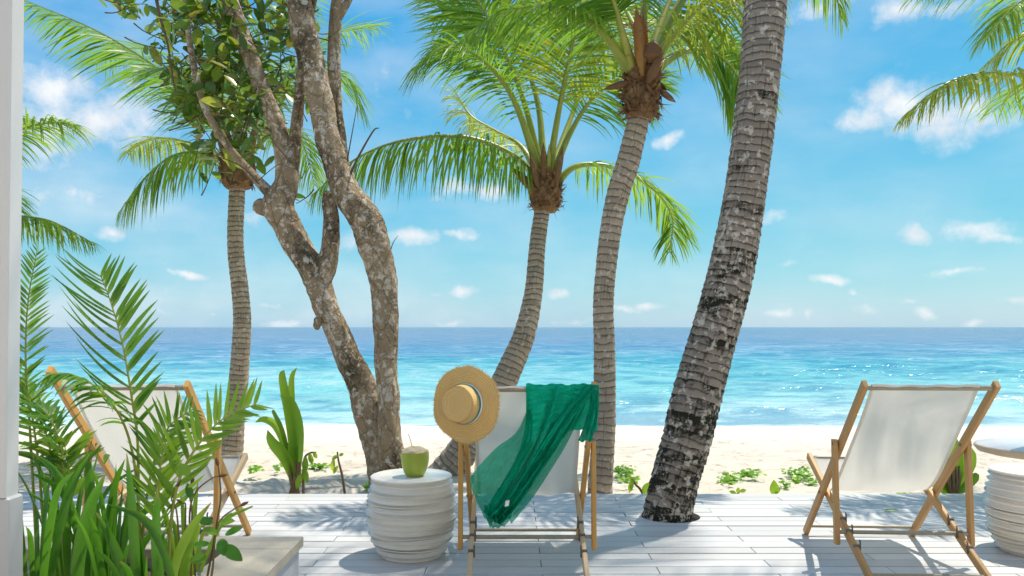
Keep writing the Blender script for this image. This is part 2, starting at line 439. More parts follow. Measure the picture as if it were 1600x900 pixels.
def m_palm_bark(name, light, dark, moss, ring=16.0, mossy=.5):
    """uv.y is metres along the trunk"""
    m = NT(name); tc = m.node('ShaderNodeTexCoord'); sp = m.node('ShaderNodeSeparateXYZ'); m.L.new(tc.outputs['UV'], sp.inputs[0])
    o = m.coord('Object'); n1 = m.noise(o, 5, 5, .6); n2 = m.noise(o, 26, 5, .7); nb = m.noise(o, 1.6, 3)
    vert = m.noise(m.coord('UV', (26, 3.0, 1)), 1.6, 4, .6)
    ph = m.math('ADD', m.math('MULTIPLY', sp.outputs[1], ring), m.math('MULTIPLY', n1, 1.6))
    fr = m.math('FRACT', ph)                                   # saw over each leaf scar
    fl = m.node('ShaderNodeTexWhiteNoise', noise_dimensions='1D'); m.L.new(m.math('FLOOR', ph), fl.inputs['W'])
    line = m.math('MULTIPLY', m.math('SUBTRACT', fr, .70, True), 3.3, True)
    c = m.mix(n2, light, tuple(x * .62 for x in light))
    c = m.mix(m.math('MULTIPLY', fl.outputs[0], .75), c, tuple(x * .48 for x in light))
    c = m.mix(m.math('MULTIPLY', m.math('MULTIPLY', fr, m.math('ADD', n1, .2)), .75), c, tuple(x * .40 for x in light))
    crack = m.math('MULTIPLY', m.math('SUBTRACT', vert, .56, True), 9, True)
    c = m.mix(m.math('MULTIPLY', crack, .7), c, dark)
    c = m.mix(m.math('MULTIPLY', line, .85), c, dark)
    mo = m.math('ADD', m.noise(m.coord('Object', (1, 1, 1.9)), 5.0, 7, .74, .3), m.math('MULTIPLY', m.math('SUBTRACT', fl.outputs[0], .5), .13))
    mo = m.math('ADD', mo, m.math('MULTIPLY', m.math('SUBTRACT', vert, .5), .35)); mo = m.math('ADD', mo, m.math('MULTIPLY', m.math('SUBTRACT', n2, .5), .25))
    mo = m.math('ADD', mo, m.math('MULTIPLY', m.math('SUBTRACT', fr, .5), .10))
    low = m.math('MULTIPLY', m.math('SUBTRACT', 2.0, sp.outputs[1]), .055) if mossy > .45 else 0.0
    mo = m.math('MULTIPLY', m.math('SUBTRACT', m.math('ADD', m.math('ADD', mo, low), m.math('MULTIPLY', m.math('SUBTRACT', nb, .5), .4)), 1 - mossy), 7.5, True)
    c = m.mix(mo, c, moss)
    li = m.math('MULTIPLY', m.math('SUBTRACT', m.math('ADD', m.noise(o, 21, 4, .65), m.math('MULTIPLY', m.math('SUBTRACT', nb, .5), .25)), .545 if mossy > .45 else .58, True), 14, True)
    li = m.math('MULTIPLY', li, m.math('SUBTRACT', 1.0, m.math('MULTIPLY', crack, .8)))
    c = m.mix(m.math('MULTIPLY', li, .8), c, (.62, .55, .45))
    h = m.math('ADD', m.math('MULTIPLY', n2, .5), m.math('MULTIPLY', vert, .4)); h = m.math('SUBTRACT', h, m.math('MULTIPLY', line, .7))
    return m.done(m.princ(c, .9, m.bump(h, .9, .014), .15))


def m_tree_bark():
    m = NT('lichen_bark'); o = m.coord('Object')
    n1 = m.noise(o, 7, 6, .65); n2 = m.noise(o, 40, 5, .7); n3 = m.noise(m.coord('Object', (1, 1, .6)), 2.6, 4)
    blotch = m.noise(o, 17, 7, .68, .5); blotch2 = m.noise(m.coord('Object', (1, 1, 1), (3, 7, 2)), 24, 5, .65, .5)
    wv = m.node('ShaderNodeVectorMath', operation='MULTIPLY_ADD'); nn = m.node('ShaderNodeTexNoise'); m.L.new(o, nn.inputs['Vector']); nn.inputs['Scale'].default_value = 18; nn.inputs['Detail'].default_value = 4
    m.L.new(nn.outputs['Color'], wv.inputs[0]); wv.inputs[1].default_value = (.09, .09, .09); m.L.new(o, wv.inputs[2])
    v1 = m.voro(wv.outputs[0], 12); vr = m.node('ShaderNodeTexVoronoi'); m.L.new(wv.outputs[0], vr.inputs['Vector']); vr.inputs['Scale'].default_value = 12
    c = m.mix(n1, (.20, .14, .075), (.50, .38, .245))
    c = m.mix(m.math('MULTIPLY', n2, .5), c, (.24, .18, .105))
    dk = m.math('MULTIPLY', m.math('SUBTRACT', m.math('ADD', n3, m.math('MULTIPLY', m.math('SUBTRACT', blotch2, .5), .6)),   .50, True), 7, True)
    c = m.mix(m.math('MULTIPLY', dk, .88), c, (.055, .045, .028))
    gate = m.math('MULTIPLY', m.math('SUBTRACT', m.noise(o, 2.2, 3), .36, True), 6, True)
    pale = m.math('MULTIPLY', m.math('SUBTRACT', m.math('ADD', m.math('ADD', blotch, m.math('MULTIPLY', m.math('SUBTRACT', n2, .5), .35)), m.math('MULTIPLY', m.math('SUBTRACT', n3, .5), -.3)), .52, True), 14, True)
    pale2 = m.math('MULTIPLY', m.math('SUBTRACT', blotch2, .585, True), 14, True)
    lc = m.mix(n2, (.78, .70, .59), (.56, .47, .36))
    c = m.mix(m.math('MULTIPLY', pale, m.math('MULTIPLY', gate, .85)), c, lc)
    c = m.mix(m.math('MULTIPLY', pale2, .7), c, lc)
    sepc = m.node('ShaderNodeSeparateColor'); m.L.new(vr.outputs['Color'], sepc.inputs[0])
    rad = m.math('MULTIPLY', m.math('SUBTRACT', sepc.outputs[0], .45, True), .75)
    spot = m.math('MULTIPLY', m.math('SUBTRACT', rad, v1, True), 12, True)
    c = m.mix(m.math('MULTIPLY', spot, .9), c, m.mix(sepc.outputs[1], (.62, .57, .50), (.46, .44, .37)))
    red = m.math('MULTIPLY', m.math('SUBTRACT', m.noise(o, 9, 4), .62, True), 8, True)
    c = m.mix(m.math('MULTIPLY', red, .45), c, (.30, .13, .05))
    crk = m.math('MULTIPLY', m.math('SUBTRACT', .035, m.voro(m.coord('Object', (1, 1, .5)), 9, 'DISTANCE_TO_EDGE'), True), 18, True)
    c = m.mix(m.math('MULTIPLY', crk, .6), c, (.05, .035, .02))
    sp_ = m.math('MULTIPLY', m.math('SUBTRACT', m.noise(o, 70, 4, .7), .58, True), 9, True)
    c = m.mix(m.math('MULTIPLY', sp_, .55), c, (.07, .05, .03))
    h = m.math('SUBTRACT', m.math('ADD', n2, m.math('MULTIPLY', blotch, .8)), m.math('MULTIPLY', crk, .6))
    return m.done(m.princ(c, .9, m.bump(h, .9, .02), .12))


def m_fibre():
    m = NT('palm_fibre'); tc = m.coord('UV', (14, 2, 1)); g = m.noise(tc, 2.5, 5, .7); n = m.noise(m.coord('Object'), 14, 4, .6)
    c = m.mix(g, (.07, .035, .018), (.34, .20, .10)); c = m.mix(m.math('MULTIPLY', m.math('SUBTRACT', n, .52, True), 2.4, True), c, (.46, .31, .17))
    return m.done(m.princ(c, .85, m.bump(g, .7, .01), .15))


def m_canvas():
    m = NT('canvas'); u = m.coord('UV'); n = m.noise(m.coord('UV', (2.2, 3, 1)), 2, 4); w = m.noise(m.coord('UV', (420, 60, 1)), 1, 2); w2 = m.noise(m.coord('UV', (60, 420, 1)), 1, 2)
    c = m.mix(n, (.74, .71, .64), (.82, .79, .72)); c = m.mix(m.math('MULTIPLY', m.math('ADD', w, w2), .16), c, (.5, .48, .44))
    nb = m.bump(m.math('ADD', m.math('ADD', w, w2), m.math('MULTIPLY', n, 2.0)), .25, .003)
    return m.done(m.mixs(.42, m.princ(c, .8, nb, .15), m.transl(c)))


def m_scarf():
    m = NT('scarf_voile'); n = m.noise(m.coord('UV', (3, 7, 1)), 2, 4); k = m.voro(m.coord('UV', (6, 9, 1)), 1.4)
    pat = m.math('MULTIPLY', m.math('SUBTRACT', m.noise(m.coord('UV', (5, 11, 1)), 1.5, 3, .5, 1.4), .56, True), 8, True)
    c = m.mix(n, (.0, .50, .28), (.015, .82, .50)); c = m.mix(m.math('MULTIPLY', pat, .30), c, (.03, .50, .34))
    fib = m.noise(m.coord('UV', (120, 40, 1)), 1, 3)
    cr = m.noise(m.coord('UV', (7, 16, 1)), 1.6, 5, .6, .8)
    a = m.princ(c, .6, m.bump(m.math('ADD', m.math('MULTIPLY', cr, 3), m.math('MULTIPLY', fib, .5)), 1.0, .014), .1)
    sh = m.mixs(.22, a, m.transl(m.mix(.5, c, (.03, .80, .50))))
    tr = m.node('ShaderNodeBsdfTransparent'); tr.inputs[0].default_value = (.40, .82, .66, 1)
    # uv.x above 10 marks the single, thin layers
    tc = m.node('ShaderNodeTexCoord'); sp = m.node('ShaderNodeSeparateXYZ'); m.L.new(tc.outputs['UV'], sp.inputs[0])
    thin = m.math('GREATER_THAN', sp.outputs[0], 9.0)
    f = m.math('ADD', .03, m.math('MULTIPLY', thin, .32))
    return m.done(m.mixs(f, sh, tr.outputs[0]))


def m_straw():
    m = NT('woven_straw'); u = m.coord('UV', (1, 1, 1)); sp = m.node('ShaderNodeSeparateXYZ'); m.L.new(u, sp.inputs[0])
    r = m.noise(m.coord('UV', (150, 60, 1)), 2, 4, .7); n = m.noise(m.coord('Object'), 22, 4); b = m.noise(m.coord('UV', (6, 130, 1)), 1.2, 2)
    c = m.mix(r, (.70, .41, .13), (1.0, .77, .38)); c = m.mix(m.math('MULTIPLY', n, .4), c, (.86, .60, .26)); c = m.mix(m.math('MULTIPLY', b, .45), c, (.42, .22, .07))
    return m.done(m.mixs(.15, m.princ(c, .75, m.bump(r, .6, .003), .25), m.transl(c)))


def m_coconut():
    m = NT('coconut_skin'); n = m.noise(m.coord('Object', (9, 9, 3)), 3, 4); k = m.noise(m.coord('Object', (40, 40, 9)), 2, 3)
    c = m.mix(n, (.24, .34, .03), (.44, .50, .06)); c = m.mix(m.math('MULTIPLY', m.math('SUBTRACT', k, .56, True), 3, True), c, (.40, .34, .08))
    return m.done(m.princ(c, .33, m.bump(n, .2, .004), .5))


def m_ceramic():
    m = NT('white_glaze'); n = m.noise(m.coord('Object'), 6, 3)
    c = m.mix(n, (.80, .74, .65), (.84, .79, .71))
    return m.done(m.princ(c, .32, None, .5))


def m_concrete():
    m = NT('planter_concrete'); n = m.noise(m.coord('Object'), 120, 4, .7); b = m.noise(m.coord('Object'), 6, 4)
    c = m.mix(n, (.33, .28, .215), (.60, .54, .44)); c = m.mix(m.math('MULTIPLY', b, .4), c, (.42, .37, .29))
    return m.done(m.princ(c, .88, m.bump(n, .35, .003), .2))


def m_soil():
    m = NT('bed_soil'); n = m.noise(m.coord('Object'), 28, 6, .7); b = m.noise(m.coord('Object'), 90, 4)
    c = m.mix(n, (.10, .06, .03), (.42, .30, .18)); c = m.mix(m.math('MULTIPLY', b, .4), c, (.2, .13, .07))
    return m.done(m.princ(c, .95, m.bump(n, .9, .03), .1))


MAT = dict(
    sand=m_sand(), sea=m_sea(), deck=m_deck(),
    bark_big=m_palm_bark('mossy_palm_bark', (.42, .345, .27), (.05, .037, .026), (.028, .026, .016), 20.0, .486),
    bark=m_palm_bark('ringed_palm_bark', (.60, .48, .35), (.10, .075, .05), (.15, .115, .08), 17.0, .36),
    tree=m_tree_bark(), fibre=m_fibre(), canvas=m_canvas(), scarf=m_scarf(), straw=m_straw(), coconut=m_coconut(),
    ceramic=m_ceramic(), concrete=m_concrete(), soil=m_soil(),
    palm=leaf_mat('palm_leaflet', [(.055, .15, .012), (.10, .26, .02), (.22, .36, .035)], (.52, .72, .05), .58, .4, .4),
    palm_dark=leaf_mat('dark_palm_leaflet', [(.04, .125, .014), (.08, .21, .02), (.17, .30, .03)], (.40, .66, .05), .55, .4, .4),  # darker green variant of the palm leaflets
    palm_yellow=leaf_mat('yellowing_palm_leaflet', [(.09, .20, .015), (.20, .31, .03), (.38, .36, .06)], (.66, .72, .07), .58, .4, .4),
    petiole=leaf_mat('palm_petiole', [(.22, .30, .04), (.34, .38, .06), (.46, .44, .10)], (.4, .4, .1), .1),
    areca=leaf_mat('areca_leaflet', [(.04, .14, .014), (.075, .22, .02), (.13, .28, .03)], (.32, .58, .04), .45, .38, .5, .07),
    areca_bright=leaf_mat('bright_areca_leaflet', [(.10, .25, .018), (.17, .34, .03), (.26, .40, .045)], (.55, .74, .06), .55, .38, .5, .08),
    blade=leaf_mat('strap_leaf', [(.018, .095, .010), (.038, .17, .016), (.11, .31, .03)], (.32, .74, .04), .46, .3, .5, .06),
    broad=leaf_mat('broad_leaf', [(.010, .045, .012), (.025, .10, .018), (.06, .18, .022), (.18, .26, .03), (.42, .27, .06)], (.42, .55, .05), .40, .25, .45),
    sprout=leaf_mat('sprout_leaf', [(.14, .31, .018), (.25, .43, .03), (.42, .48, .05)], (.66, .84, .07), .68),
    creeper=leaf_mat('creeper_leaf', [(.10, .26, .018), (.19, .38, .03), (.28, .46, .05)], (.5, .75, .06), .45),
    dry=leaf_mat('dry_stem', [(.12, .075, .03), (.22, .13, .05), (.27, .20, .07)], (.3, .2, .08), .1),
    twig=simple('twig_bark', (.13, .09, .055), .85, .15, 40, .35, .4),
    wood=wood_mat('golden_teak', (.60, .28, .06), (.76, .44, .14)),
    wood_pale=wood_mat('weathered_teak', (.60, .40, .21), (.78, .58, .36)),
    wood_brown=wood_mat('brown_teak', (.44, .225, .075), (.62, .37, .14)),
    metal=simple('aged_brass', (.30, .26, .18), .42, .6, 50, .3),
    hook=simple('dark_metal_hook', (.12, .10, .08), .4, .6, 50, .3),
    plaster=simple('cream_plaster', (.80, .70, .55), .85, .2, 4, .08),
    ceiling=simple('timber_ceiling', (.60, .45, .28), .6, .3, 6, .2),
    floor=simple('stone_floor', (.70, .62, .50), .6, .3, 8, .1),
    white=simple('white_paint', (.60, .60, .61), .28, .5, 3, .04),
    plinth=simple('plinth_paint', (.50, .50, .52), .5, .4, 3, .05),
    ribbon=simple('teal_ribbon', (.0, .24, .23), .5, .3, 60, .2),
    ribbon_white=simple('white_ribbon', (.78, .77, .74), .6, .3, 60, .05),
    husk=simple('cut_husk', (.66, .52, .33), .8, .2, 60, .3, .5),
    orange=leaf_mat('orange_spathe', [(.36, .12, .02), (.5, .2, .04), (.42, .26, .08)], (.7, .3, .05), .35),
    nut=simple('brown_spathe', (.16, .08, .035), .6, .3, 30, .35, .4),
    tablewood=wood_mat('pale_table_wood', (.50, .37, .24), (.66, .53, .38)),
    tag=simple('white_tag', (.8, .8, .78), .6, .3, 60, .05),
)

# ------------------------------------------------------------------ the setting


def sand_z(Y):
    Y = np.asarray(Y, float)
    return np.where(Y < 6.3, -.13, -.13 - .0795 * (Y - 6.3))


def snoise(x, y, n, fmin, fmax, seed, pw=1.0):
    r = np.random.default_rng(seed); out = np.zeros_like(x)
    for _ in range(n):
        f = np.exp(r.uniform(math.log(fmin), math.log(fmax))); a = r.uniform(0, 2 * np.pi)
        out += np.sin(f * (x * np.cos(a) + y * np.sin(a)) + r.uniform(0, 6.28)) * (fmin / f) ** pw
    return out


def build_sand():
    ys = np.concatenate([np.linspace(-40, 5, 12), np.linspace(5.4, 24, 250), np.linspace(25, 60, 20)])
    xs = np.concatenate([np.linspace(-400, -14, 24), np.linspace(-13, 13, 190), np.linspace(14, 400, 24)])
    X, Y = np.meshgrid(xs, ys)
    Z = sand_z(Y)
    k = np.clip((Y - 5.6) / 1.5, 0, 1) * np.clip((17 - Y) / 5, .12, 1) * (np.abs(X) < 14)
    Z = Z + k * .016 * snoise(X, Y, 16, 1.5, 7, 3, .7)
    r = np.random.default_rng(5)
    for _ in range(420):                                     # trodden hollows
        fx, fy = r.uniform(-8, 9), r.uniform(6.3, 15); a = r.uniform(.10, .2)
        m = (np.abs(X - fx) < .6) & (np.abs(Y - fy) < .6)
        d2 = ((X[m] - fx) / a) ** 2 + ((Y[m] - fy) / (a * .8)) ** 2
        Z[m] += -.035 * np.exp(-d2) + .02 * np.exp(-((np.sqrt(d2) - 1.5) ** 2) * 3)
    n, k2 = X.shape
    f = [(i * k2 + j, i * k2 + j + 1, (i + 1) * k2 + j + 1, (i + 1) * k2 + j) for i in range(n - 1) for j in range(k2 - 1)]
    mb = MB().add(np.stack([X, Y, Z], -1).reshape(-1, 3), f)
    return tag(mb.build('sand', MAT['sand']), 'pale sand beach with footprints sloping to the sea', kind='structure')


SEA_Z = -1.2


def build_sea():
    ys = np.concatenate([np.linspace(17.5, 60, 260), np.geomspace(60.3, 15000, 220)])
    us = np.linspace(-1.5, 1.5, 240)
    Y, U = np.meshgrid(ys, us, indexing='ij'); X = U * np.maximum(Y, 30)
    amp = np.clip((Y - 18.5) / 10, .12, 1) * np.clip(1 - (Y - 60) / 160, 0, 1)
    Z = SEA_Z + amp * (.040 * snoise(X * .8, Y, 18, .5, 2.4, 21, .6) + .02 * np.sin(Y * .9 + snoise(X, Y * .3, 5, .05, .3, 4)))
    n, k = X.shape
    f = [(i * k + j, i * k + j + 1, (i + 1) * k + j + 1, (i + 1) * k + j) for i in range(n - 1) for j in range(k - 1)]
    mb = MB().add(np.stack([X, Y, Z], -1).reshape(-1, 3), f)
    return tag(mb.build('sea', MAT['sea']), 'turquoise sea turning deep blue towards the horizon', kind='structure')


build_sand(); build_sea()

HOLE = (1.005, 5.20, .186)


def build_deck():
    root = empty('deck', (0, 4.2, 0), 'whitewashed timber deck of narrow staggered boards', None, None, 'structure')
    cx, cy, r = HOLE
    pitch, gap, far = .12, .012, 5.90
    rows = 31
    cache = {}
    for i in range(rows):
        y1 = far - i * pitch; y0 = y1 - pitch + gap
        x = .1475 - 1.15 * 4 + (.575 if i % 2 else 0) - 1.15
        while x < 5.2:
            x0, x1 = x + .002, x + 1.15 - .002; x += 1.15
            mb = MB()
            xc, yc = (x0 + x1) / 2, (y0 + y1) / 2
            hit = (x0 < cx + r and x1 > cx - r and y0 < cy + r and y1 > cy - r)
            if not hit:
                if 'b' not in cache:
                    hx, hy, c = (x1 - x0) / 2, (y1 - y0) / 2, .0022
                    V = []
                    for sx, sy, z in ((hx, hy, -.03), (hx, hy, -c), (hx - c, hy - c, 0)):
                        V += [(-sx, -sy, z), (sx, -sy, z), (sx, sy, z), (-sx, sy, z)]
                    ff = [(k * 4 + j, k * 4 + (j + 1) % 4, k * 4 + 4 + (j + 1) % 4, k * 4 + 4 + j) for k in range(2) for j in range(4)] + [(8, 9, 10, 11)]
                    cache['b'] = MB().add(V, ff).mesh('deck_board', MAT['deck'], False)
                o = bpy.data.objects.new('deck_board', cache['b']); COL.objects.link(o)
            else:
                xs = sorted(set([x0, x1] + [min(max(cx + r * math.cos(a), x0), x1) for a in np.linspace(0, math.pi, 41)]))
                for xa, xb in zip(xs[:-1], xs[1:]):
                    if xb - xa < 1e-6: continue
                    ha = math.sqrt(max(0, r * r - (xa - cx) ** 2)); hb = math.sqrt(max(0, r * r - (xb - cx) ** 2))
                    for lo in (True, False):
                        if lo: ya0, yb0, ya1, yb1 = y0, y0, min(y1, cy - ha), min(y1, cy - hb)
                        else: ya0, yb0, ya1, yb1 = max(y0, cy + ha), max(y0, cy + hb), y1, y1
                        if ha == 0 and hb == 0 and not lo: continue
                        if ha == 0 and hb == 0: ya1 = yb1 = y1
                        if ya1 <= ya0 and yb1 <= yb0: continue
                        ya1, yb1 = max(ya1, ya0), max(yb1, yb0)
                        V = [(xa, ya0, 0), (xb, yb0, 0), (xb, yb1, 0), (xa, ya1, 0), (xa, ya0, -.03), (xb, yb0, -.03), (xb, yb1, -.03), (xa, ya1, -.03)]
                        mb.add(np.array(V) - (xc, yc, 0), [(0, 1, 2, 3), (1, 0, 4, 5), (3, 2, 6, 7)])
                if mb.n == 0: continue
                o = bpy.data.objects.new('deck_board', mb.mesh('deck_board', MAT['deck'], False)); COL.objects.link(o)
            o.parent = root; o.location = (xc, yc - 4.2, random.uniform(-.0012, .0012))
    mb = MB()
    for y in (2.4, 3.2, 4.0, 4.8, 5.6):
        pass
    for x in np.arange(-5.6, 5.2, .575):
        if abs(x - cx) < r + .04: continue
        box(mb, x + .1225 - .03, x + .1225 + .03, 2.2, 5.86, -.13, -.0325)
    j = mb.build('joist', MAT['twig'], root, False); tag(j, kind='stuff')
    return root


build_deck()

# ------------------------------------------------------------------ palm fronds


def leaflet_arrays(path, n, L, w, start=.18, droop=1.0, fwd=(.35, .9), lift=.15, roll=0.0, seg=5, sides=(1, -1), jitter=.12, lens=(1, 1), up=(0, 0, 1), Lp=None, split=0):
    """returns list of (V (seg+1,2,3)) strips as big arrays"""
    m = len(path); T, _, _ = frames(path)
    out = []
    for si, s in enumerate(sides):
        t = np.linspace(start, .995, n) + rng.normal(0, .25 / n, n); t = np.clip(t, 0, 1)
        idx = t * (m - 1); i0 = np.clip(idx.astype(int), 0, m - 2); fr = (idx - i0)[:, None]
        pos = path[i0] * (1 - fr) + path[i0 + 1] * fr
        tg = nrm(T[i0] * (1 - fr) + T[i0 + 1] * fr)
        upv = np.broadcast_to(np.asarray(up, float), tg.shape)
        Nn = upv - (upv * tg).sum(1, keepdims=True) * tg
        bad = np.linalg.norm(Nn, axis=1) < .15
        Nn[bad] = np.array([0, -1, .2]); Nn = nrm(Nn - (Nn * tg).sum(1, keepdims=True) * tg)
        B = np.cross(tg, Nn)
        if roll:
            c, sn = math.cos(roll), math.sin(roll); Nn, B = Nn * c + B * sn, B * c - Nn * sn
        u = (t - start) / (1 - start)
        prof = np.interp(u, [0, .12, .35, .7, .92, 1], [.55, .85, 1, .85, .5, .28]) if Lp is None else np.interp(u, *Lp)
        ln = L * prof * lens[si] * (1 + rng.normal(0, .06, n))
        fw = (fwd[0] + (fwd[1] - fwd[0]) * u + rng.normal(0, jitter, n) * .6)[:, None]
        d = nrm(s * B + tg * fw * 1.1 + Nn * (lift + rng.normal(0, jitter, n)[:, None]))
        Wv = nrm(tg - (tg * d).sum(1, keepdims=True) * d + Nn * rng.normal(0, .22, n)[:, None])
        wp = np.interp(np.linspace(0, 1, seg + 1), [0, .15, .5, .85, 1], [.45, 1, .85, .4, .04])
        st = np.empty((n, seg + 1, 2, 3)); p = pos.copy()
        dr = (droop * (1 + rng.normal(0, .25, n)))[:, None]
        for k in range(seg + 1):
            hw = (w * .5 * wp[k] * np.sqrt(prof))[:, None] * Wv
            st[:, k, 0] = p - hw; st[:, k, 1] = p + hw
            d = nrm(d + np.array([0, 0, -1.]) * dr * .30)
            Wv = nrm(Wv - (Wv * d).sum(1, keepdims=True) * d)
            p = p + d * (ln / seg)[:, None]
        out.append(st)
    return np.concatenate(out)


def strips_mesh(mb, st):
    n, k1 = st.shape[:2]
    q = []
    for k in range(k1 - 1):
        q.append((2 * k, 2 * k + 1, 2 * k + 3, 2 * k + 2))
    base = np.arange(n)[:, None, None] * (2 * k1) + np.array(q)[None]
    r = rng.random(n); uv = np.zeros((n, k1, 2, 2)); uv[..., 0] = (r * .98 + .01)[:, None, None]; uv[..., 1] = np.linspace(0, 1, k1)[None, :, None]
    mb.add(st.reshape(-1, 3), base.reshape(-1, 4).tolist(), uv.reshape(-1, 2))


def frond(root, ctrl, L=.75, w=.032, n=62, r0=.022, mat='palm', rmat='petiole', name='frond', **kw):
    kw['droop'] = kw.get('droop', 1.0) * .72; w *= .64; n = int(n * 1.4)
    path = spline(ctrl, 44); mb = MB()
    tube(mb, path, np.interp(np.linspace(0, 1, 44), [0, .12, .4, 1], [r0 * 1.5, r0, r0 * .6, r0 * .12]), 6)
    o = mb.build(name, MAT[rmat], root)
    st = leaflet_arrays(path, n, L, w, **kw)
    lm = MB(); strips_mesh(lm, st)
    c = lm.build('leaflets', MAT[mat], o, False); tag(c, kind='stuff')
    return o


def pix(pts, Y0, base=None):
    out = []
    for p in pts:
        out.append(P(p[0], p[1], p[2] if len(p) > 2 else Y0))
    return out


def palm_trunk(root, ctrl, radii, mat, pitch, amp=.05, sides=28, dn=260, seed=1, flare=0):
    path = spline(ctrl, dn); rad = np.interp(np.linspace(0, 1, dn), np.linspace(0, 1, len(radii)), radii)
    r = np.random.default_rng(seed); ph = r.uniform(0, 6.28, 8)

    def disp(S, TH):
        q = S / pitch + .28 * np.sin(TH + ph[0] + S * 2.1) + .16 * np.sin(2 * TH + ph[1] - S * 5) + .9 * np.sin(S * 3.1 + ph[2]) * .4
        fr = q - np.floor(q); ring = np.floor(q)
        jag = .5 + .5 * np.sin(ring * 12.9898 + ph[3]) * np.sin(ring * 4.1 + 3 * TH)
        d = amp * (.5 - fr) * (.6 + .8 * jag)
        d = d + .02 * np.sin(3 * TH + 4 * S + ph[4]) + .015 * np.sin(5 * TH - 9 * S + ph[5]) + .010 * np.sin(11 * TH + 23 * S + ph[6]) * np.sin(37 * S + ph[7])
        return 1 + d
    mb = MB(); tube(mb, path, rad, sides, disp)
    return mb.build('trunk', MAT[mat], root), path


def fibre_crown(root, c, axis, r, h, n=46, seed=2, r_top=None):
    """brown boot of old leaf bases, with pointed ragged scales"""
    axis = nrm(axis); rr = np.random.default_rng(seed)
    a = nrm(np.cross(axis, (0, 1, .1))); b = np.cross(axis, a); c = np.asarray(c, float)
    path = np.array([c + axis * h * t for t in np.linspace(-.06, 1, 14)])
    prof = np.interp(np.linspace(0, 1, 14), [0, .12, .4, .75, 1], [.62, .85, 1, .95, .7]) * r
    mb = MB(); tube(mb, path, prof, 20, lambda S, T: 1 + .07 * np.sin(5 * T + 30 * S / h * .3) + .05 * np.sin(9 * T - 14 * S / h))
    for k in range(n * 3):
        t = rr.uniform(0, .95); th = rr.uniform(0, 6.28); rad = r * np.interp(t, [0, .4, 1], [.85, 1.02, .85])
        e = a * math.cos(th) + b * math.sin(th); tang = -a * math.sin(th) + b * math.cos(th)
        p0 = c + axis * h * t + e * rad * .9
        dirv = nrm(e * rr.uniform(.05, .45) + axis * rr.uniform(-.5, 1.0) + tang * rr.normal(0, .35)); ln = h * rr.uniform(.14, .34); w = r * rr.uniform(.14, .36)
        V = [p0 - tang * w * .6, p0 + tang * w * .6, p0 + dirv * ln * .5 + tang * w * .5 + e * .01, p0 + dirv * ln * .5 - tang * w * .5 + e * .01, p0 + dirv * ln + tang * rr.normal(0, .02)]
        u0 = rr.random() * 3
        mb.add(V, [(0, 1, 2, 3), (3, 2, 4)], [(u0, 0), (u0 + .4, 0), (u0 + .4, .5), (u0, .5), (u0 + .2, 1)])
    for k in range(int(n * 1.3)):                               # loose fibres
        t = rr.uniform(0, 1); th = rr.uniform(0, 6.28); e = a * math.cos(th) + b * math.sin(th); tang = -a * math.sin(th) + b * math.cos(th)
        p0 = c + axis * h * t + e * r * .95; d = nrm(e + axis * rr.normal(-.3, .7) + tang * rr.normal(0, .6)); ln = h * rr.uniform(.15, .4)
        V = [p0 - tang * .004, p0 + tang * .004, p0 + d * ln + np.array([0, 0, -.3 * ln])]
        mb.add(V, [(0, 1, 2)], [(k, 0), (k + .1, 0), (k, 1)])
    return mb.build('fibre_boot', MAT['fibre'], root, False)


def spike(root, p0, p1, w, mat, name, bend=(0, 0, 0)):
    """pointed boat-shaped bract"""
    path = spline([p0, (np.asarray(p0) + p1) / 2 + np.asarray(bend), p1], 12)
    mb = MB(); tube(mb, path, w * np.interp(np.linspace(0, 1, 12), [0, .3, .7, 1], [.35, 1, .8, .05]), 7)
    return mb.build(name, MAT[mat], root)


def dirfrond(c, az, el, ln, droop):
    """control points of a frond leaving the crown at azimuth az and elevation el, arching over"""
    pts = [np.asarray(c, float)]; d = np.array([math.cos(el) * math.cos(az), math.cos(el) * math.sin(az), math.sin(el)])
    for k in range(5):
        pts.append(pts[-1] + d * ln / 5); d = nrm(d + np.array([0, 0, -droop * (.25 + .12 * k)]))
    return pts


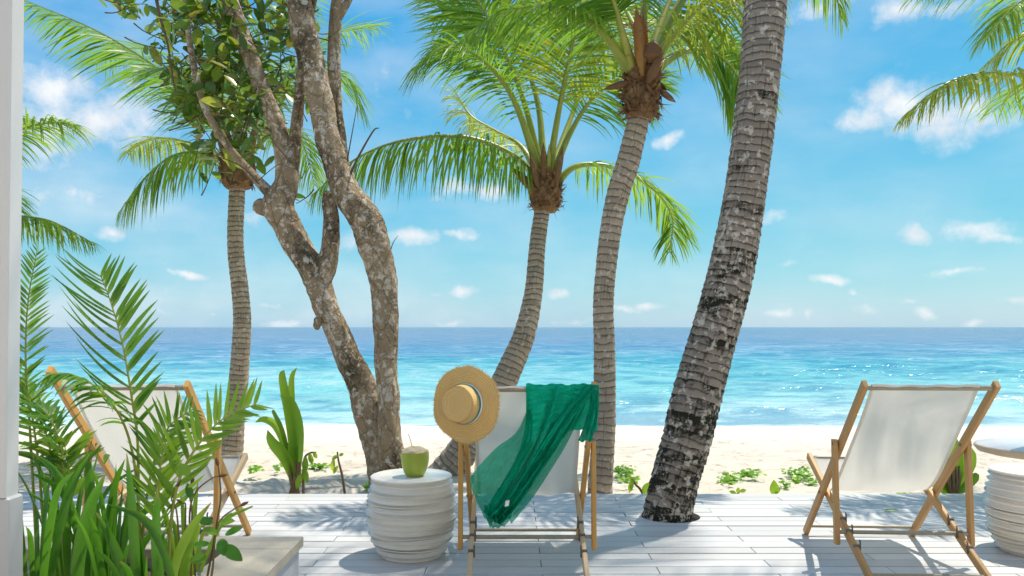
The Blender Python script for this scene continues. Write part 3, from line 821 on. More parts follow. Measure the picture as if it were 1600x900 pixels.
# ---- far left palm in the picture's left third
def palm_left():
    Y = 9.5
    base = P(361, 724, Y)
    r = empty('coconut_palm', base, 'slender coconut palm on the sand left of the leaning tree, crown behind tree leaves', 'palm tree')
    ctrl = [P(359, 735, Y), P(361, 715, Y), P(367, 650, Y), P(374, 580, Y), P(378, 500, Y), P(375, 450, Y), P(369, 400, Y), P(368, 350, Y), P(370, 300, Y), P(372, 265, Y)]
    palm_trunk(r, ctrl, [.145, .13, .118, .108, .10, .096, .092, .09, .09, .09], 'bark', .085, .06, 22, 240, 3)
    c = P(371, 268, Y)
    fibre_crown(r, P(371, 292, Y), (0, 0, 1), .20, .40, 60, 5)
    f = lambda pts, **k: frond(r, pix(pts, Y), r0=.03, **k)
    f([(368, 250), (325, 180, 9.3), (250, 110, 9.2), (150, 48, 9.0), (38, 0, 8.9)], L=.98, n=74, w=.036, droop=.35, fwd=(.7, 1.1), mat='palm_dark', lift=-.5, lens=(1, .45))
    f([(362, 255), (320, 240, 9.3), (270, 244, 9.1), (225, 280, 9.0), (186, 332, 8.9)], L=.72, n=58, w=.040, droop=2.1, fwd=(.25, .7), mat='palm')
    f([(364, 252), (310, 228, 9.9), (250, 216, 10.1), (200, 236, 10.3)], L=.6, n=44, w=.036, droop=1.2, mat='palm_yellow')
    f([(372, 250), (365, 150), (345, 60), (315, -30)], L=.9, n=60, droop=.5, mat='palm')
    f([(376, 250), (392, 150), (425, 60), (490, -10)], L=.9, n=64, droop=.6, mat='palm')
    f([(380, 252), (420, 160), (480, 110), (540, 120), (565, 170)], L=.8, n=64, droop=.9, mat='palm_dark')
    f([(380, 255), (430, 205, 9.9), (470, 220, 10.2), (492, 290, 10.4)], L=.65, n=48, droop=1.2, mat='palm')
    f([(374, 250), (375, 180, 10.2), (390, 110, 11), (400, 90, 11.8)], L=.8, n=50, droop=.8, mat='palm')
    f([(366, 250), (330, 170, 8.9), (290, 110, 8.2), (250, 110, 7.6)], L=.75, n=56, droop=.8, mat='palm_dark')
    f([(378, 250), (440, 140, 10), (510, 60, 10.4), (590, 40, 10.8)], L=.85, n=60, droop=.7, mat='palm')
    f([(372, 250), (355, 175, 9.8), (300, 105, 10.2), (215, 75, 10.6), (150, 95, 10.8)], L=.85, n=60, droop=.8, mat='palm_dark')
    for p0, p1, w in (((365, 255), (345, 175), .055), ((378, 255), (378, 165), .07), ((386, 260), (402, 185), .05), ((360, 262), (338, 205), .045)):
        spike(r, P(*p0, Y - .12), P(*p1, Y - .15), w, 'fibre', 'dry_leaf_base')


palm_left()


def palm_centre():
    Y = 8.2
    base = P(690, 752, 8.0)
    r = empty('coconut_palm', base, 'curved coconut palm sweeping up from lower left behind the chair with the scarf', 'palm tree')
    ctrl = [P(672, 775, 8.0), P(690, 748, 8.0), P(722, 705, 8.0), P(765, 640, 8.0), P(798, 575, 8.05), P(820, 520, 8.1), P(833, 460, 8.2), P(838, 400, 8.3), P(844, 350, 8.4), P(851, 310, 8.45)]
    palm_trunk(r, ctrl, [.17, .165, .155, .14, .122, .108, .092, .084, .08, .08], 'bark', .09, .06, 22, 260, 9)
    Y = 8.45
    fibre_crown(r, P(851, 328, Y), (.06, 0, 1), .165, .38, 70, 8)
    f = lambda pts, **k: frond(r, pix(pts, Y), r0=.036, **k)
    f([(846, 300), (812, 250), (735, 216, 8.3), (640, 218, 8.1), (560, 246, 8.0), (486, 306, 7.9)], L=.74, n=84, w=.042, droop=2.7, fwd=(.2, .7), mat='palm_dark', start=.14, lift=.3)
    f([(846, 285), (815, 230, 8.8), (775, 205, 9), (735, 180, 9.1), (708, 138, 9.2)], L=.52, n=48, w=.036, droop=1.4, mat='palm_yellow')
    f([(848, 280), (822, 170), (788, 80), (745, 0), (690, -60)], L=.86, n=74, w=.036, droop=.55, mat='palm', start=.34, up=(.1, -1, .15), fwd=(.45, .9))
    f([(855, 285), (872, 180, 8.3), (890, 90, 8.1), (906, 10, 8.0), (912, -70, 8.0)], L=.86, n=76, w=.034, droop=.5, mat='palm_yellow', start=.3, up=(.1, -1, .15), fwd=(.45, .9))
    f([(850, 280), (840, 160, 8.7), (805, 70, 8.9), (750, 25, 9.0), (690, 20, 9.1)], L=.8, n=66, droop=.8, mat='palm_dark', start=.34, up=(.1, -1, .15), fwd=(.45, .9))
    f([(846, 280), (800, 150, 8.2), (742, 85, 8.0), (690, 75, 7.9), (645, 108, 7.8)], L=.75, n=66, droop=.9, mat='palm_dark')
    f([(860, 285), (890, 210), (930, 150, 8.6), (985, 118, 8.7), (1030, 140, 8.8)], L=.68, n=60, droop=.9, mat='palm', start=.34, up=(.1, -1, .15), fwd=(.45, .9))
    f([(862, 295), (900, 260, 8.5), (960, 262, 8.6), (1020, 295, 8.7), (1050, 340, 8.8), (1046, 395, 8.8)], L=.62, n=66, w=.036, droop=1.1, fwd=(.3, .8), mat='palm', start=.2)
    f([(856, 282), (890, 190, 8.9), (930, 90, 9.3), (990, 40, 9.7), (1060, 50, 10)], L=.8, n=60, droop=.8, mat='palm', start=.34, up=(.1, -1, .15), fwd=(.45, .9))
    for p0, p1, w, mt in (((842, 300), (828, 238), .042, 'fibre'), ((850, 290), (849, 222), .042, 'fibre'), ((866, 295), (880, 228), .040, 'fibre'), ((838, 300), (800, 262), .05, 'nut'), ((856, 280), (858, 225), .026, 'petiole')):
        spike(r, P(*p0, Y - .12), P(*p1, Y - .14), w, mt, 'dry_leaf_base')


palm_centre()


def palm_mid():
    Y = 6.6
    r = empty('coconut_palm', P(938, 776, Y), 'coconut palm rising straight behind the green scarf, brown fibrous crown with an orange flower sheath', 'palm tree')
    ctrl = [P(935, 800, Y), P(938, 765, Y), P(944, 650, Y), P(944, 550, Y), P(943, 480, Y), P(946, 430, Y), P(953, 370, Y), P(965, 305, Y), P(982, 250, Y), P(996, 195, Y), P(1004, 150, Y)]
    palm_trunk(r, ctrl, [.11, .10, .092, .086, .082, .082, .086, .092, .094, .086, .085], 'bark', .075, .06, 24, 300, 15)
    fibre_crown(r, P(1000, 182, Y), (.07, 0, 1), .146, .42, 110, 12)
    f = lambda pts, **k: frond(r, pix(pts, Y), r0=.040, **k)
    f([(992, 120), (972, 50, 6.4), (950, -20, 6.2), (900, -120, 6.0)], L=.75, n=60, droop=.7, mat='palm', start=.45, up=(.1, -1, .15), fwd=(.45, .9))
    f([(1004, 110), (1006, 20), (1004, -80), (990, -180)], L=.75, n=56, droop=.6, mat='palm', start=.5, up=(.1, -1, .15), fwd=(.45, .9))
    f([(1014, 112), (1048, 60, 6.5), (1095, 10, 6.4), (1150, -20, 6.3), (1215, -10, 6.2)], L=.72, n=66, w=.03, droop=1.3, mat='palm_yellow', start=.22)
    f([(1014, 118), (1060, 85, 6.9), (1110, 80, 7.1), (1150, 115, 7.2), (1172, 175, 7.3)], L=.62, n=60, droop=1.0, mat='palm', start=.34, up=(.1, -1, .15), fwd=(.45, .9))
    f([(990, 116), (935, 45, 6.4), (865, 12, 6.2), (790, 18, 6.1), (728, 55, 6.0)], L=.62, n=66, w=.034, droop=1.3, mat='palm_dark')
    f([(1010, 108), (1035, 30, 6.8), (1070, -40, 7), (1140, -80, 7.2)], L=.75, n=56, droop=.8, mat='palm', start=.3, up=(.1, -1, .15), fwd=(.45, .9))
    f([(1016, 116), (1050, 60, 7.2), (1085, 45, 7.8), (1120, 90, 8.3)], L=.6, n=50, droop=1.0, mat='palm')
    f([(1004, 112), (990, 40, 7.3), (960, 0, 8.0), (920, 10, 8.6)], L=.7, n=50, droop=1, mat='palm')
    f([(1014, 108), (1060, 10, 6.7), (1130, -80, 6.8), (1220, -100, 6.9), (1290, -50, 7.0), (1316, 30, 7.0)], L=.6, n=70, droop=1.1, mat='palm', start=.3)
    spike(r, P(1004, 120, Y - .14), P(994, 8, Y - .17), .05, 'orange', 'flower_sheath')
    spike(r, P(1010, 110, Y - .13), P(1004, 18, Y - .13), .035, 'orange', 'flower_sheath')
    spike(r, P(1018, 100, Y - .16), P(1022, 62, Y - .18), .085, 'nut', 'dry_leaf_base')
    spike(r, P(1012, 130, Y - .17), P(1034, 82, Y - .22), .045, 'nut', 'dry_leaf_base')
    spike(r, P(986, 128, Y - .10), P(942, 140, Y - .16), .03, 'nut', 'dry_leaf_base')
    spike(r, P(1030, 140, Y - .05), P(1056, 160, Y - .08), .028, 'fibre', 'dry_leaf_base')
    # sprays of the flower stalk
    mb = MB()
    for k in range(34):
        a = P(1003 + random.uniform(-6, 6), random.uniform(20, 100), Y - .18)
        b = a + np.array([random.uniform(-.16, .16), random.uniform(-.05, .05), random.uniform(-.02, .14)])
        tube(mb, [a, (a + b) / 2 + (0, 0, .02), b], [.004, .0035, .002], 4)
    mb.build('flower_stalks', MAT['orange'], r)


palm_mid()


def palm_front():
    Y0 = 5.2
    pts = [(1036, 830), (1044, 795), (1057, 740), (1072, 690), (1084, 640), (1107, 555), (1136, 450), (1156, 350), (1171, 250), (1184, 150), (1191, 75), (1197, 0), (1208, -150)]
    r = empty('coconut_palm', P(1044, 800, Y0), 'thick mossy palm trunk growing through the round hole in the deck, leaning right', 'palm tree')
    ctrl = []; ws = [74, 75, 76, 76, 77, 75, 71, 67, 63, 63, 64, 64, 62]; rad = []
    for (x, y), w in zip(pts, ws):
        z0 = (800 - y) / F * Y0; Yk = Y0 + .085 * z0
        ctrl.append(P(x, y, Yk)); rad.append(w / 2 / F * Yk * .985)
    ctrl += [np.array(q) for q in ((1.98, 5.62, 4.9), (2.35, 5.72, 6.4), (2.8, 5.82, 8.0), (3.25, 5.9, 9.4))]; rad += [.125, .118, .11, .10]
    palm_trunk_front(r, ctrl, rad)
    c = ctrl[-1]
    fibre_crown(r, c - (0, 0, .1), (.05, .05, 1), .22, .5, 60, 31)
    c = c + (0, 0, .3)
    k = 0
    for az, el, ln, dr in ((.3, .5, 2.6, .55), (1.0, .7, 2.6, .5), (1.7, .35, 2.6, .5), (2.4, .6, 2.7, .5), (3.2, .3, 2.7, .45), (3.9, .6, 2.7, .5), (4.6, .4, 2.7, .5), (5.3, .6, 2.7, .5),
                           (5.8, .25, 2.6, .5), (1.35, 1.1, 2.4, .5), (5.0, 1.1, 2.4, .5)):
        frond(r, dirfrond(c, az, el, ln, dr), L=.72, n=60, r0=.03, droop=1.0, mat='palm' if k % 3 else 'palm_yellow'); k += 1


def palm_trunk_front(root, ctrl, rad):
    dn = 620; path = spline(ctrl, dn); m = len(ctrl)
    rr = np.interp(np.linspace(0, m - 1, dn), np.arange(m), rad)
    rs = np.random.default_rng(77); ph = rs.uniform(0, 6.28, 10)

    def disp(S, TH):
        q = S / .054 + .5 * np.sin(TH + ph[0] + S * 1.1) + .25 * np.sin(2 * TH + ph[1] - S * 3) + .5 * np.sin(S * 2.3 + ph[2])
        fr = q - np.floor(q); ring = np.floor(q)
        jag = .5 + .5 * np.sin(ring * 12.9 + 2 * TH + ph[3]) * np.sin(ring * 7.7 + 5 * TH)
        d = .055 * (.5 - fr) * (.45 + jag)
        d = d + .018 * np.sin(3 * TH + 3 * S + ph[4]) + .016 * np.sin(6 * TH - 7 * S + ph[5]) + .014 * np.sin(13 * TH + 19 * S + ph[6]) * np.sin(31 * S + ph[7]) + .010 * np.sin(23 * TH + ph[8] + 3 * ring)
        return 1 + d
    mb = MB(); tube(mb, path, rr, 56, disp)
    return mb.build('trunk', MAT['bark_big'], root)


palm_front()


def palm_far_left():
    Y = 7.2
    r = empty('coconut_palm', P(-70, 790, Y), 'palm mostly hidden behind the white pillar, only two fronds showing at left', 'palm tree')
    palm_trunk(r, [P(-60, 810, Y), P(-66, 700, Y), P(-72, 550, Y), P(-76, 400, Y), P(-76, 330, Y)], [.13, .12, .1, .09, .09], 'bark', .085, .06, 20, 160, 41)
    fibre_crown(r, P(-76, 350, Y), (0, 0, 1), .16, .35, 40, 42)
    f = lambda pts, **k: frond(r, pix(pts, Y), r0=.03, **k)
    f([(-74, 320), (-30, 250), (20, 208), (75, 192), (122, 196)], L=.52, n=70, w=.03, droop=1.1, fwd=(.3, .9), mat='palm', lift=.35)
    f([(-72, 330), (-30, 320), (20, 336), (80, 346), (146, 380)], L=.46, n=66, w=.034, droop=1.5, fwd=(.3, .9), mat='palm')
    f([(-78, 322), (-120, 240), (-180, 200), (-260, 230)], L=.5, n=50, mat='palm')
    f([(-78, 325), (-140, 320), (-220, 350), (-260, 420)], L=.5, n=50, mat='palm_dark')
    f([(-76, 318), (-80, 220), (-100, 130), (-150, 90)], L=.6, n=50, mat='palm')
    f([(-74, 320), (-40, 230, 7.8), (0, 180, 8.4), (30, 190, 9)], L=.5, n=50, mat='palm_dark')
    f([(-74, 326), (-50, 300, 7.8), (-10, 290, 8.4), (30, 330, 8.8)], L=.5, n=44, mat='palm_dark')


palm_far_left()


def palm_right():
    Y = 6.6
    r = empty('coconut_palm', P(1830, 790, Y), 'palm outside the right edge whose fronds reach into the upper right corner', 'palm tree')
    palm_trunk(r, [P(1840, 810, Y), P(1830, 650, Y), P(1815, 450, Y), P(1800, 250, Y), P(1795, 180, Y)], [.13, .12, .11, .1, .1], 'bark', .085, .06, 20, 180, 51)
    fibre_crown(r, P(1795, 210, Y), (0, 0, 1), .17, .4, 40, 52)
    f = lambda pts, **k: frond(r, pix(pts, Y), r0=.03, **k)
    f([(1792, 180), (1720, 140), (1630, 120), (1530, 116, 6.5), (1470, 136, 6.4), (1408, 186, 6.4)], L=.47, n=72, w=.040, droop=1.7, fwd=(.25, .9), mat='palm_yellow', lift=.3)
    f([(1792, 170), (1720, 60), (1630, -10), (1530, -36, 6.4), (1425, -8, 6.3)], L=.52, n=76, w=.036, droop=1.1, fwd=(.35, .9), mat='palm')
    f([(1794, 170), (1740, 50, 6.2), (1680, -10, 6.0), (1600, 0, 5.8), (1540, 60, 5.7)], L=.55, n=70, w=.034, droop=1.1, mat='palm')
    f([(1792, 172), (1730, 90, 6.9), (1660, 50, 7.1), (1590, 60, 7.3), (1530, 110, 7.4)], L=.5, n=66, droop=1.1, mat='palm_yellow')
    for az, el in ((0, .5), (.8, .3), (1.6, .6), (-.8, .4), (-1.6, .5)):
        frond(r, dirfrond(P(1794, 172, Y), az, el, 2.2, .5), L=.6, n=50, r0=.03, mat='palm')


palm_right()

# ------------------------------------------------------------------ the leaning broadleaf tree


def lumpy(seed, a=.07):
    a = a * 1.25
    r = np.random.default_rng(seed); ph = r.uniform(0, 6.28, 10)

    def d(S, T):
        return 1 + a * np.sin(2 * T + 3.1 * S + ph[0]) + a * .7 * np.sin(3 * T - 7 * S + ph[1]) + a * .55 * np.sin(T + 13 * S + ph[2]) + a * .35 * np.sin(6 * T + 21 * S + ph[3]) + a * .3 * np.sin(9 * T - 37 * S + ph[4]) * np.sin(17 * S + ph[5]) + a * .22 * np.sin(13 * T + 61 * S + ph[6]) * np.sin(5 * T - 29 * S + ph[7]) + a * .9 * np.maximum(0, np.sin(4.3 * S + ph[8]) * np.sin(T + 1.7 * S + ph[9]) - .72)
    return d


def broad_tree():
    Y = 6.7
    r = empty('broadleaf_tree', P(606, 770, Y), 'leaning broadleaf tree with two lichen spotted trunks and glossy leaves at upper left', 'tree')
    px = lambda w: w * .86 / 2 / F * Y

    def limb(name, pts, dn=90, sides=24, seed=0, a=.07, yo=0.0):
        ctrl = [P(p[0], p[1], (p[3] if len(p) > 3 else Y) + yo) for p in pts]
        w = [px(p[2]) for p in pts]
        path = spline(ctrl, dn); rad = np.interp(np.linspace(0, len(w) - 1, dn), np.arange(len(w)), w)
        mb = MB(); tube(mb, path, rad, sides, lumpy(seed, a)); return mb, name
    mb, nm = limb('trunk', [(612, 800, 74), (606, 760, 62), (598, 715, 58), (586, 670, 54), (568, 615, 52), (549, 570, 50), (530, 525, 47), (513, 485, 46), (500, 450, 48), (486, 420, 47), (466, 385, 46), (448, 350, 47), (436, 322, 52), (446, 292, 44), (450, 265, 36)], 190, 30, 4, .07)
    mb.build(nm, MAT['tree'], r)
    mb, nm = limb('trunk', [(620, 800, 66), (614, 755, 56), (610, 710, 48), (607, 650, 42), (605, 590, 40), (603, 530, 41), (601, 470, 43), (596, 425, 47), (588, 390, 54), (576, 358, 58), (557, 325, 56), (537, 292, 53), (523, 250, 47), (509, 200, 44), (498, 150, 43), (487, 100, 43), (476, 50, 43), (466, 0, 43), (450, -80, 40), (430, -180, 34)], 240, 30, 8, .065, -.12)
    mb.build(nm, MAT['tree'], r)
    br = [
        [(448, 285, 40), (444, 245, 33), (434, 200, 31), (415, 150, 31), (395, 100, 31), (376, 50, 29), (359, 0, 28), (330, -80, 24), (300, -160, 18)],
        [(452, 290, 30), (458, 245, 24), (463, 200, 21), (468, 150, 18), (474, 90, 16), (484, 30, 14), (500, -50, 12)],
        [(500, 440, 36), (510, 415, 36), (517, 385, 34), (518, 350, 31), (515, 318, 28), (513, 303, 20), (513, 298, 6)],
        [(548, 305, 26, 6.75), (537, 262, 26, 6.8), (528, 205, 25, 6.8), (523, 140, 23, 6.8), (522, 70, 22, 6.8), (526, 10, 22, 6.8), (540, -70, 18, 6.8)],
        [(430, 310, 22), (408, 288, 18), (388, 266, 15), (366, 240, 14), (342, 208, 14), (322, 172, 13), (306, 120, 12), (296, 60, 10), (286, -10, 8), (270, -90, 6)],
        [(526, 30, 16, 6.8), (545, 0, 12, 6.8), (580, -60, 9, 6.8)],
        [(440, 330, 40), (420, 326, 34), (404, 323, 28), (397, 322, 16)],
        [(592, 385, 40), (586, 350, 36), (580, 328, 26), (576, 320, 14)],
    ]
    for i, b in enumerate(br):
        mb, _ = limb('branch', b, 80, 18, 20 + i, .06); mb.build('branch', MAT['tree'], r)
    # burrs on the bark, sunk into the trunks
    for x, y, w, dy in ((604, 442, 20, -.14), (587, 500, 14, -.16), (496, 505, 18, -.12), (594, 372, 24, -.16), (600, 655, 18, -.2)):
        mb = MB(); c = P(x, y, Y + dy); rr = px(w) * .8
        lathe(mb, [(rr * math.sin(t), -1.7 * rr * math.cos(t)) for t in np.linspace(.05, 3.1, 12)], c, 16, None, lambda R, Z, T: (R * (1 + .22 * np.sin(3 * T + Z * 60) + .1 * np.sin(7 * T)), Z))
        mb.build('burr', MAT['tree'], r)
    # bare twigs
    for pts, w in (([(540, 265), (548, 220), (558, 165)], 3), ([(546, 275), (560, 245), (583, 205), (592, 200)], 5), ([(480, 190), (468, 165), (462, 150)], 2), ([(400, 285), (430, 260), (445, 255)], 2),
                   ([(405, 288), (380, 262), (350, 248), (322, 240)], 3), ([(455, 255), (430, 225), (412, 200)], 2), ([(470, 280), (480, 262), (484, 250)], 2), ([(608, 400), (614, 380), (622, 368)], 2),
                   ([(243, -8), (250, 25), (262, 70), (271, 128)], 7), ([(270, 125), (274, 140), (276, 150)], 3)):
        mb = MB(); path = spline([P(x, y, Y - .15) for x, y in pts], 14)
        tube(mb, path, np.linspace(px(w), px(w) * .4, 14), 6); mb.build('twig', MAT['twig'], r)
    # leafy shoots: twigs with pairs of oval leaves
    shapes = []
    for k in range(5):
        mbl = MB(); L_, W_ = 1.0, random.uniform(.46, .58); V, uv, f = [], [], []
        for i in range(7):
            t = i / 6; hw = W_ / 2 * math.sin(math.pi * min(.97, t * .94 + .03)) ** .75; cz = -.10 * (t ** 2) * (k * .35); fold = .18 * hw
            V += [(t * L_, -hw, cz + fold), (t * L_, 0, cz), (t * L_, hw, cz + fold)]; uv += [(.1 + .19 * k, t)] * 3
        for i in range(6):
            for j in range(2): f.append((i * 3 + j, i * 3 + j + 1, i * 3 + j + 4, i * 3 + j + 3))
        shapes.append(MB().add(V, f, uv).mesh('leaf', MAT['broad'], True))
    lv = []
    shoots = []
    rr = random.Random(4)
    clusters = [(205, 4, 26, 5), (285, 22, 34, 14), (330, 30, 40, 20), (375, 40, 40, 22), (430, 60, 40, 20), (310, 80, 38, 18), (360, 100, 42, 24), (410, 130, 40, 22), (300, 140, 34, 15), (345, 160, 40, 22),
                (390, 185, 36, 15), (280, 135, 22, 8), (315, 185, 28, 12), (440, 150, 30, 12), (450, 30, 34, 14), (265, 60, 24, 7), (370, 215, 22, 7), (335, 232, 18, 5), (465, 300, 22, 3), (500, 80, 16, 4), (230, 30, 18, 3), (395, 245, 22, 5), (440, 245, 16, 2), (310, -20, 50, 20), (400, -20, 50, 22), (450, -40, 40, 14), (330, 120, 40, 20), (250, 10, 22, 5)]
    twg = MB()
    for cx_, cy_, s, n in clusters:
        for _ in range(max(1, int(n / 1.6))):
            x, y = cx_ + rr.gauss(0, s * .6), cy_ + rr.gauss(0, s * .55); Yk = Y + (rr.uniform(.2, 1.2) if rr.random() < .85 else rr.uniform(-.5, 0))
            tip = P(x, y, Yk); ang = rr.uniform(0, 6.28); ln = rr.uniform(.14, .30)
            d = nrm(np.array([rr.gauss(0, 1), rr.gauss(0, .8), rr.gauss(.1, .8)])); st = tip - d * ln
            tube(twg, spline([st - d * .12 + (0, 0, .03), st, tip], 6), np.linspace(.007, .003, 6), 5)
            m = rr.randint(4, 7)
            for q in range(m):
                t = (q + .6) / m; p = st + (tip - st) * t; side = nrm(np.cross(d, [rr.gauss(0, 1), rr.gauss(0, 1), 1.3])) * (1 if q % 2 else -1)
                dv = nrm(d * rr.uniform(.2, .9) + side + np.array([0, 0, rr.uniform(-.5, .2)])); lv.append((p, dv, rr.uniform(.11, .185)))
    rr.shuffle(lv)
    twg.build('leafy_twigs', MAT['twig'], r)['kind'] = 'stuff'
    vis = [l for l in lv if 0 < 511 - (l[0][2] - CAMH) / l[0][1] * F < 340]
    rest = [l for l in lv if not (0 < 511 - (l[0][2] - CAMH) / l[0][1] * F < 340)]
    vis.sort(key=lambda l: l[0][1])
    rest += vis[295:]; vis = vis[:295]
    from mathutils import Matrix
    rb = wloc(r)

    def mat4(p, d, L_):
        x = nrm(d); up = nrm(np.array([rr.gauss(0, .45), rr.gauss(-.25, .45), 1.0])); y = nrm(np.cross(up, x)); z = np.cross(x, y)
        return x, y, z
    for p, d, L_ in vis:
        x, y, z = mat4(p, d, L_)
        M = Matrix(((x[0] * L_, y[0] * L_, z[0] * L_, p[0] - rb[0]), (x[1] * L_, y[1] * L_, z[1] * L_, p[1] - rb[1]), (x[2] * L_, y[2] * L_, z[2] * L_, p[2] - rb[2]), (0, 0, 0, 1)))
        o = bpy.data.objects.new('leaf', rr.choice(shapes)); COL.objects.link(o); o.parent = r; o.matrix_local = M
    fb = MB()
    for p, d, L_ in rest:
        x, y, z = mat4(p, d, L_); me = rr.choice(shapes)
        V = np.array([v.co[:] for v in me.vertices]) * L_
        fb.add(p + V[:, :1] * x + V[:, 1:2] * y + V[:, 2:] * z, [tuple(q.vertices) for q in me.polygons], np.full((len(V), 2), rr.random()))
    if fb.n: fb.build('foliage', MAT['broad'], r)['kind'] = 'stuff'


broad_tree()

# ------------------------------------------------------------------ deck chairs
CH = dict(top=(.905, .94), bf=(0.0, .435), br=(.90, .012))


def deck_chair(x, yf, label, group, woods, ext_left=0.0, canvas_shift=0.0, turn=0.0):
    root = empty('deck_chair', (x, yf, 0), label, 'deck chair', group)
    W = lambda lx, v, z: np.array((x + lx, yf - v, z))
    def part(mb, name, mat, smooth=False, parent=root): return mb.build(name, MAT[mat], parent, smooth)
    wa, wb, wc = woods
    ax, bx, cx_ = .300, .272, .329                       # half widths of the three frames
    for s in (-1, 1):
        e = .03 + (ext_left if s < 0 else 0)
        mb = MB(); beam(mb, W(s * ax, .012, .010), W(s * ax, .905 + e * .7, .915 + e * .71), .024, .046)
        part(mb, 'back_rail', wa)
        mb = MB(); beam(mb, W(s * bx, .93, .012), W(s * bx, -.02, .452), .024, .044)
        part(mb, 'seat_rail', wb)
        mb = MB(); beam(mb, W(s * cx_, .590, .630), W(s * cx_, .628, .105), .024, .040)
        part(mb, 'prop_strut', wc)
        for v in (.535, .624, .73):
            z = .4427 - .4632 * v - .0 + .024
            mb = MB(); box(mb, x + s * bx - .013, x + s * bx + .013, yf - v - .012, yf - v + .012, z - .012, z + .004)
            tube(mb, [W(s * (bx - .016), v + .012, z - .03), W(s * (bx - .016), v + .012, z + .02), W(s * (bx - .016), v + .004, z + .026)], .0045, 6)
            part(mb, 'notch_hook', 'hook')
        mb = MB(); tube(mb, [W(s * (ax - .04), .2975, .302), W(s * (ax + .018), .2975, .302)], .007, 8); part(mb, 'pivot_bolt', 'hook')
        mb = MB(); tube(mb, [W(s * (ax - .016), .600, .607), W(s * (cx_ + .015), .600, .607)], .007, 8); part(mb, 'pivot_bolt', 'hook')

    def bar(v, z, hw, rad, mat, name):
        mb = MB(); tube(mb, [W(-hw, v, z), W(0, v, z), W(hw, v, z)], rad, 12); part(mb, name, mat, True)
    bar(.905, .915, ax - .010, .0125, 'metal', 'top_bar')
    bar(0.0, .4427, bx - .010, .012, 'metal', 'seat_bar')
    bar(.05, .058, ax - .010, .009, 'metal', 'front_crossbar')
    bar(.624, .166, cx_ - .010, .0105, 'metal', 'strut_crossbar')
    bar(.893, .03, bx - .010, .010, 'metal', 'rear_crossbar')
    # sling
    prof = spline([(.905 + .016, .920), (.905, .932), (.893, .910), (.80, .793), (.66, .634), (.52, .482), (.40, .372), (.30, .318), (.20, .318), (.10, .368), (.02, .432), (0, .457), (-.014, .44)], 60)
    nx = 22; V = []; uv = []; s = 0
    for i, (v, z) in enumerate(prof):
        if i: s += math.dist(prof[i], prof[i - 1])
        for j in range(nx + 1):
            u = j / nx; hw = .243 + .012 * math.sin(i / 59 * math.pi)
            lx = (u * 2 - 1) * hw + canvas_shift * (1 - i / 59)
            sag = -.012 * math.sin(u * math.pi) * math.sin(i / 59 * math.pi) + .004 * math.sin(u * 9 + i * .31) * math.sin(i / 59 * math.pi) + .002 * math.sin(u * 23 - i * .2)
            edge = .003 if j in (0, nx) else 0
            V.append(W(lx, v - sag * .5 + edge, z + sag)); uv.append((u, s))
    f = [(i * (nx + 1) + j, i * (nx + 1) + j + 1, (i + 1) * (nx + 1) + j + 1, (i + 1) * (nx + 1) + j) for i in range(59) for j in range(nx)]
    sl = MB().add(V, f, uv).build('sling', MAT['canvas'], root)
    # hem at the top bar and stitched side hems
    for j0, nm in ((0, 'side_hem'), (nx, 'side_hem')):
        mb = MB(); Vh = []; uh = []
        for i in range(3, 56):
            b = np.array(V[i * (nx + 1) + j0]); inn = np.array(V[i * (nx + 1) + (j0 + 1 if j0 == 0 else j0 - 1)]); d = nrm(inn - b)
            off = np.array([0, -.0022, -.0016]); Vh += [b + off, b + d * .016 + off]; uh += [(0, i * .02), (1, i * .02)]
        mb.add(Vh, [(2 * i, 2 * i + 1, 2 * i + 3, 2 * i + 2) for i in range(52)], uh); mb.build(nm, MAT['canvas'], sl)
    root.rotation_euler = (0, 0, math.radians(turn))
    return root


G = 'deck chairs on the deck'
YC = 4.66
deck_chair(2.0, 4.74, 'empty deck chair right of the mossy palm trunk, cream canvas and brown timber frame', G, ('wood_brown', 'wood_brown', 'wood_brown'), 0, -.022, -3.0)
deck_chair(.075, YC, 'deck chair with the straw hat and green scarf hung on its back', G, ('wood', 'wood_pale', 'wood'))
deck_chair(-1.82, 4.75, 'deck chair half hidden behind the planter palms and strap leaves', G, ('wood', 'wood_pale', 'wood'), .10)

# ------------------------------------------------------------------ straw hat


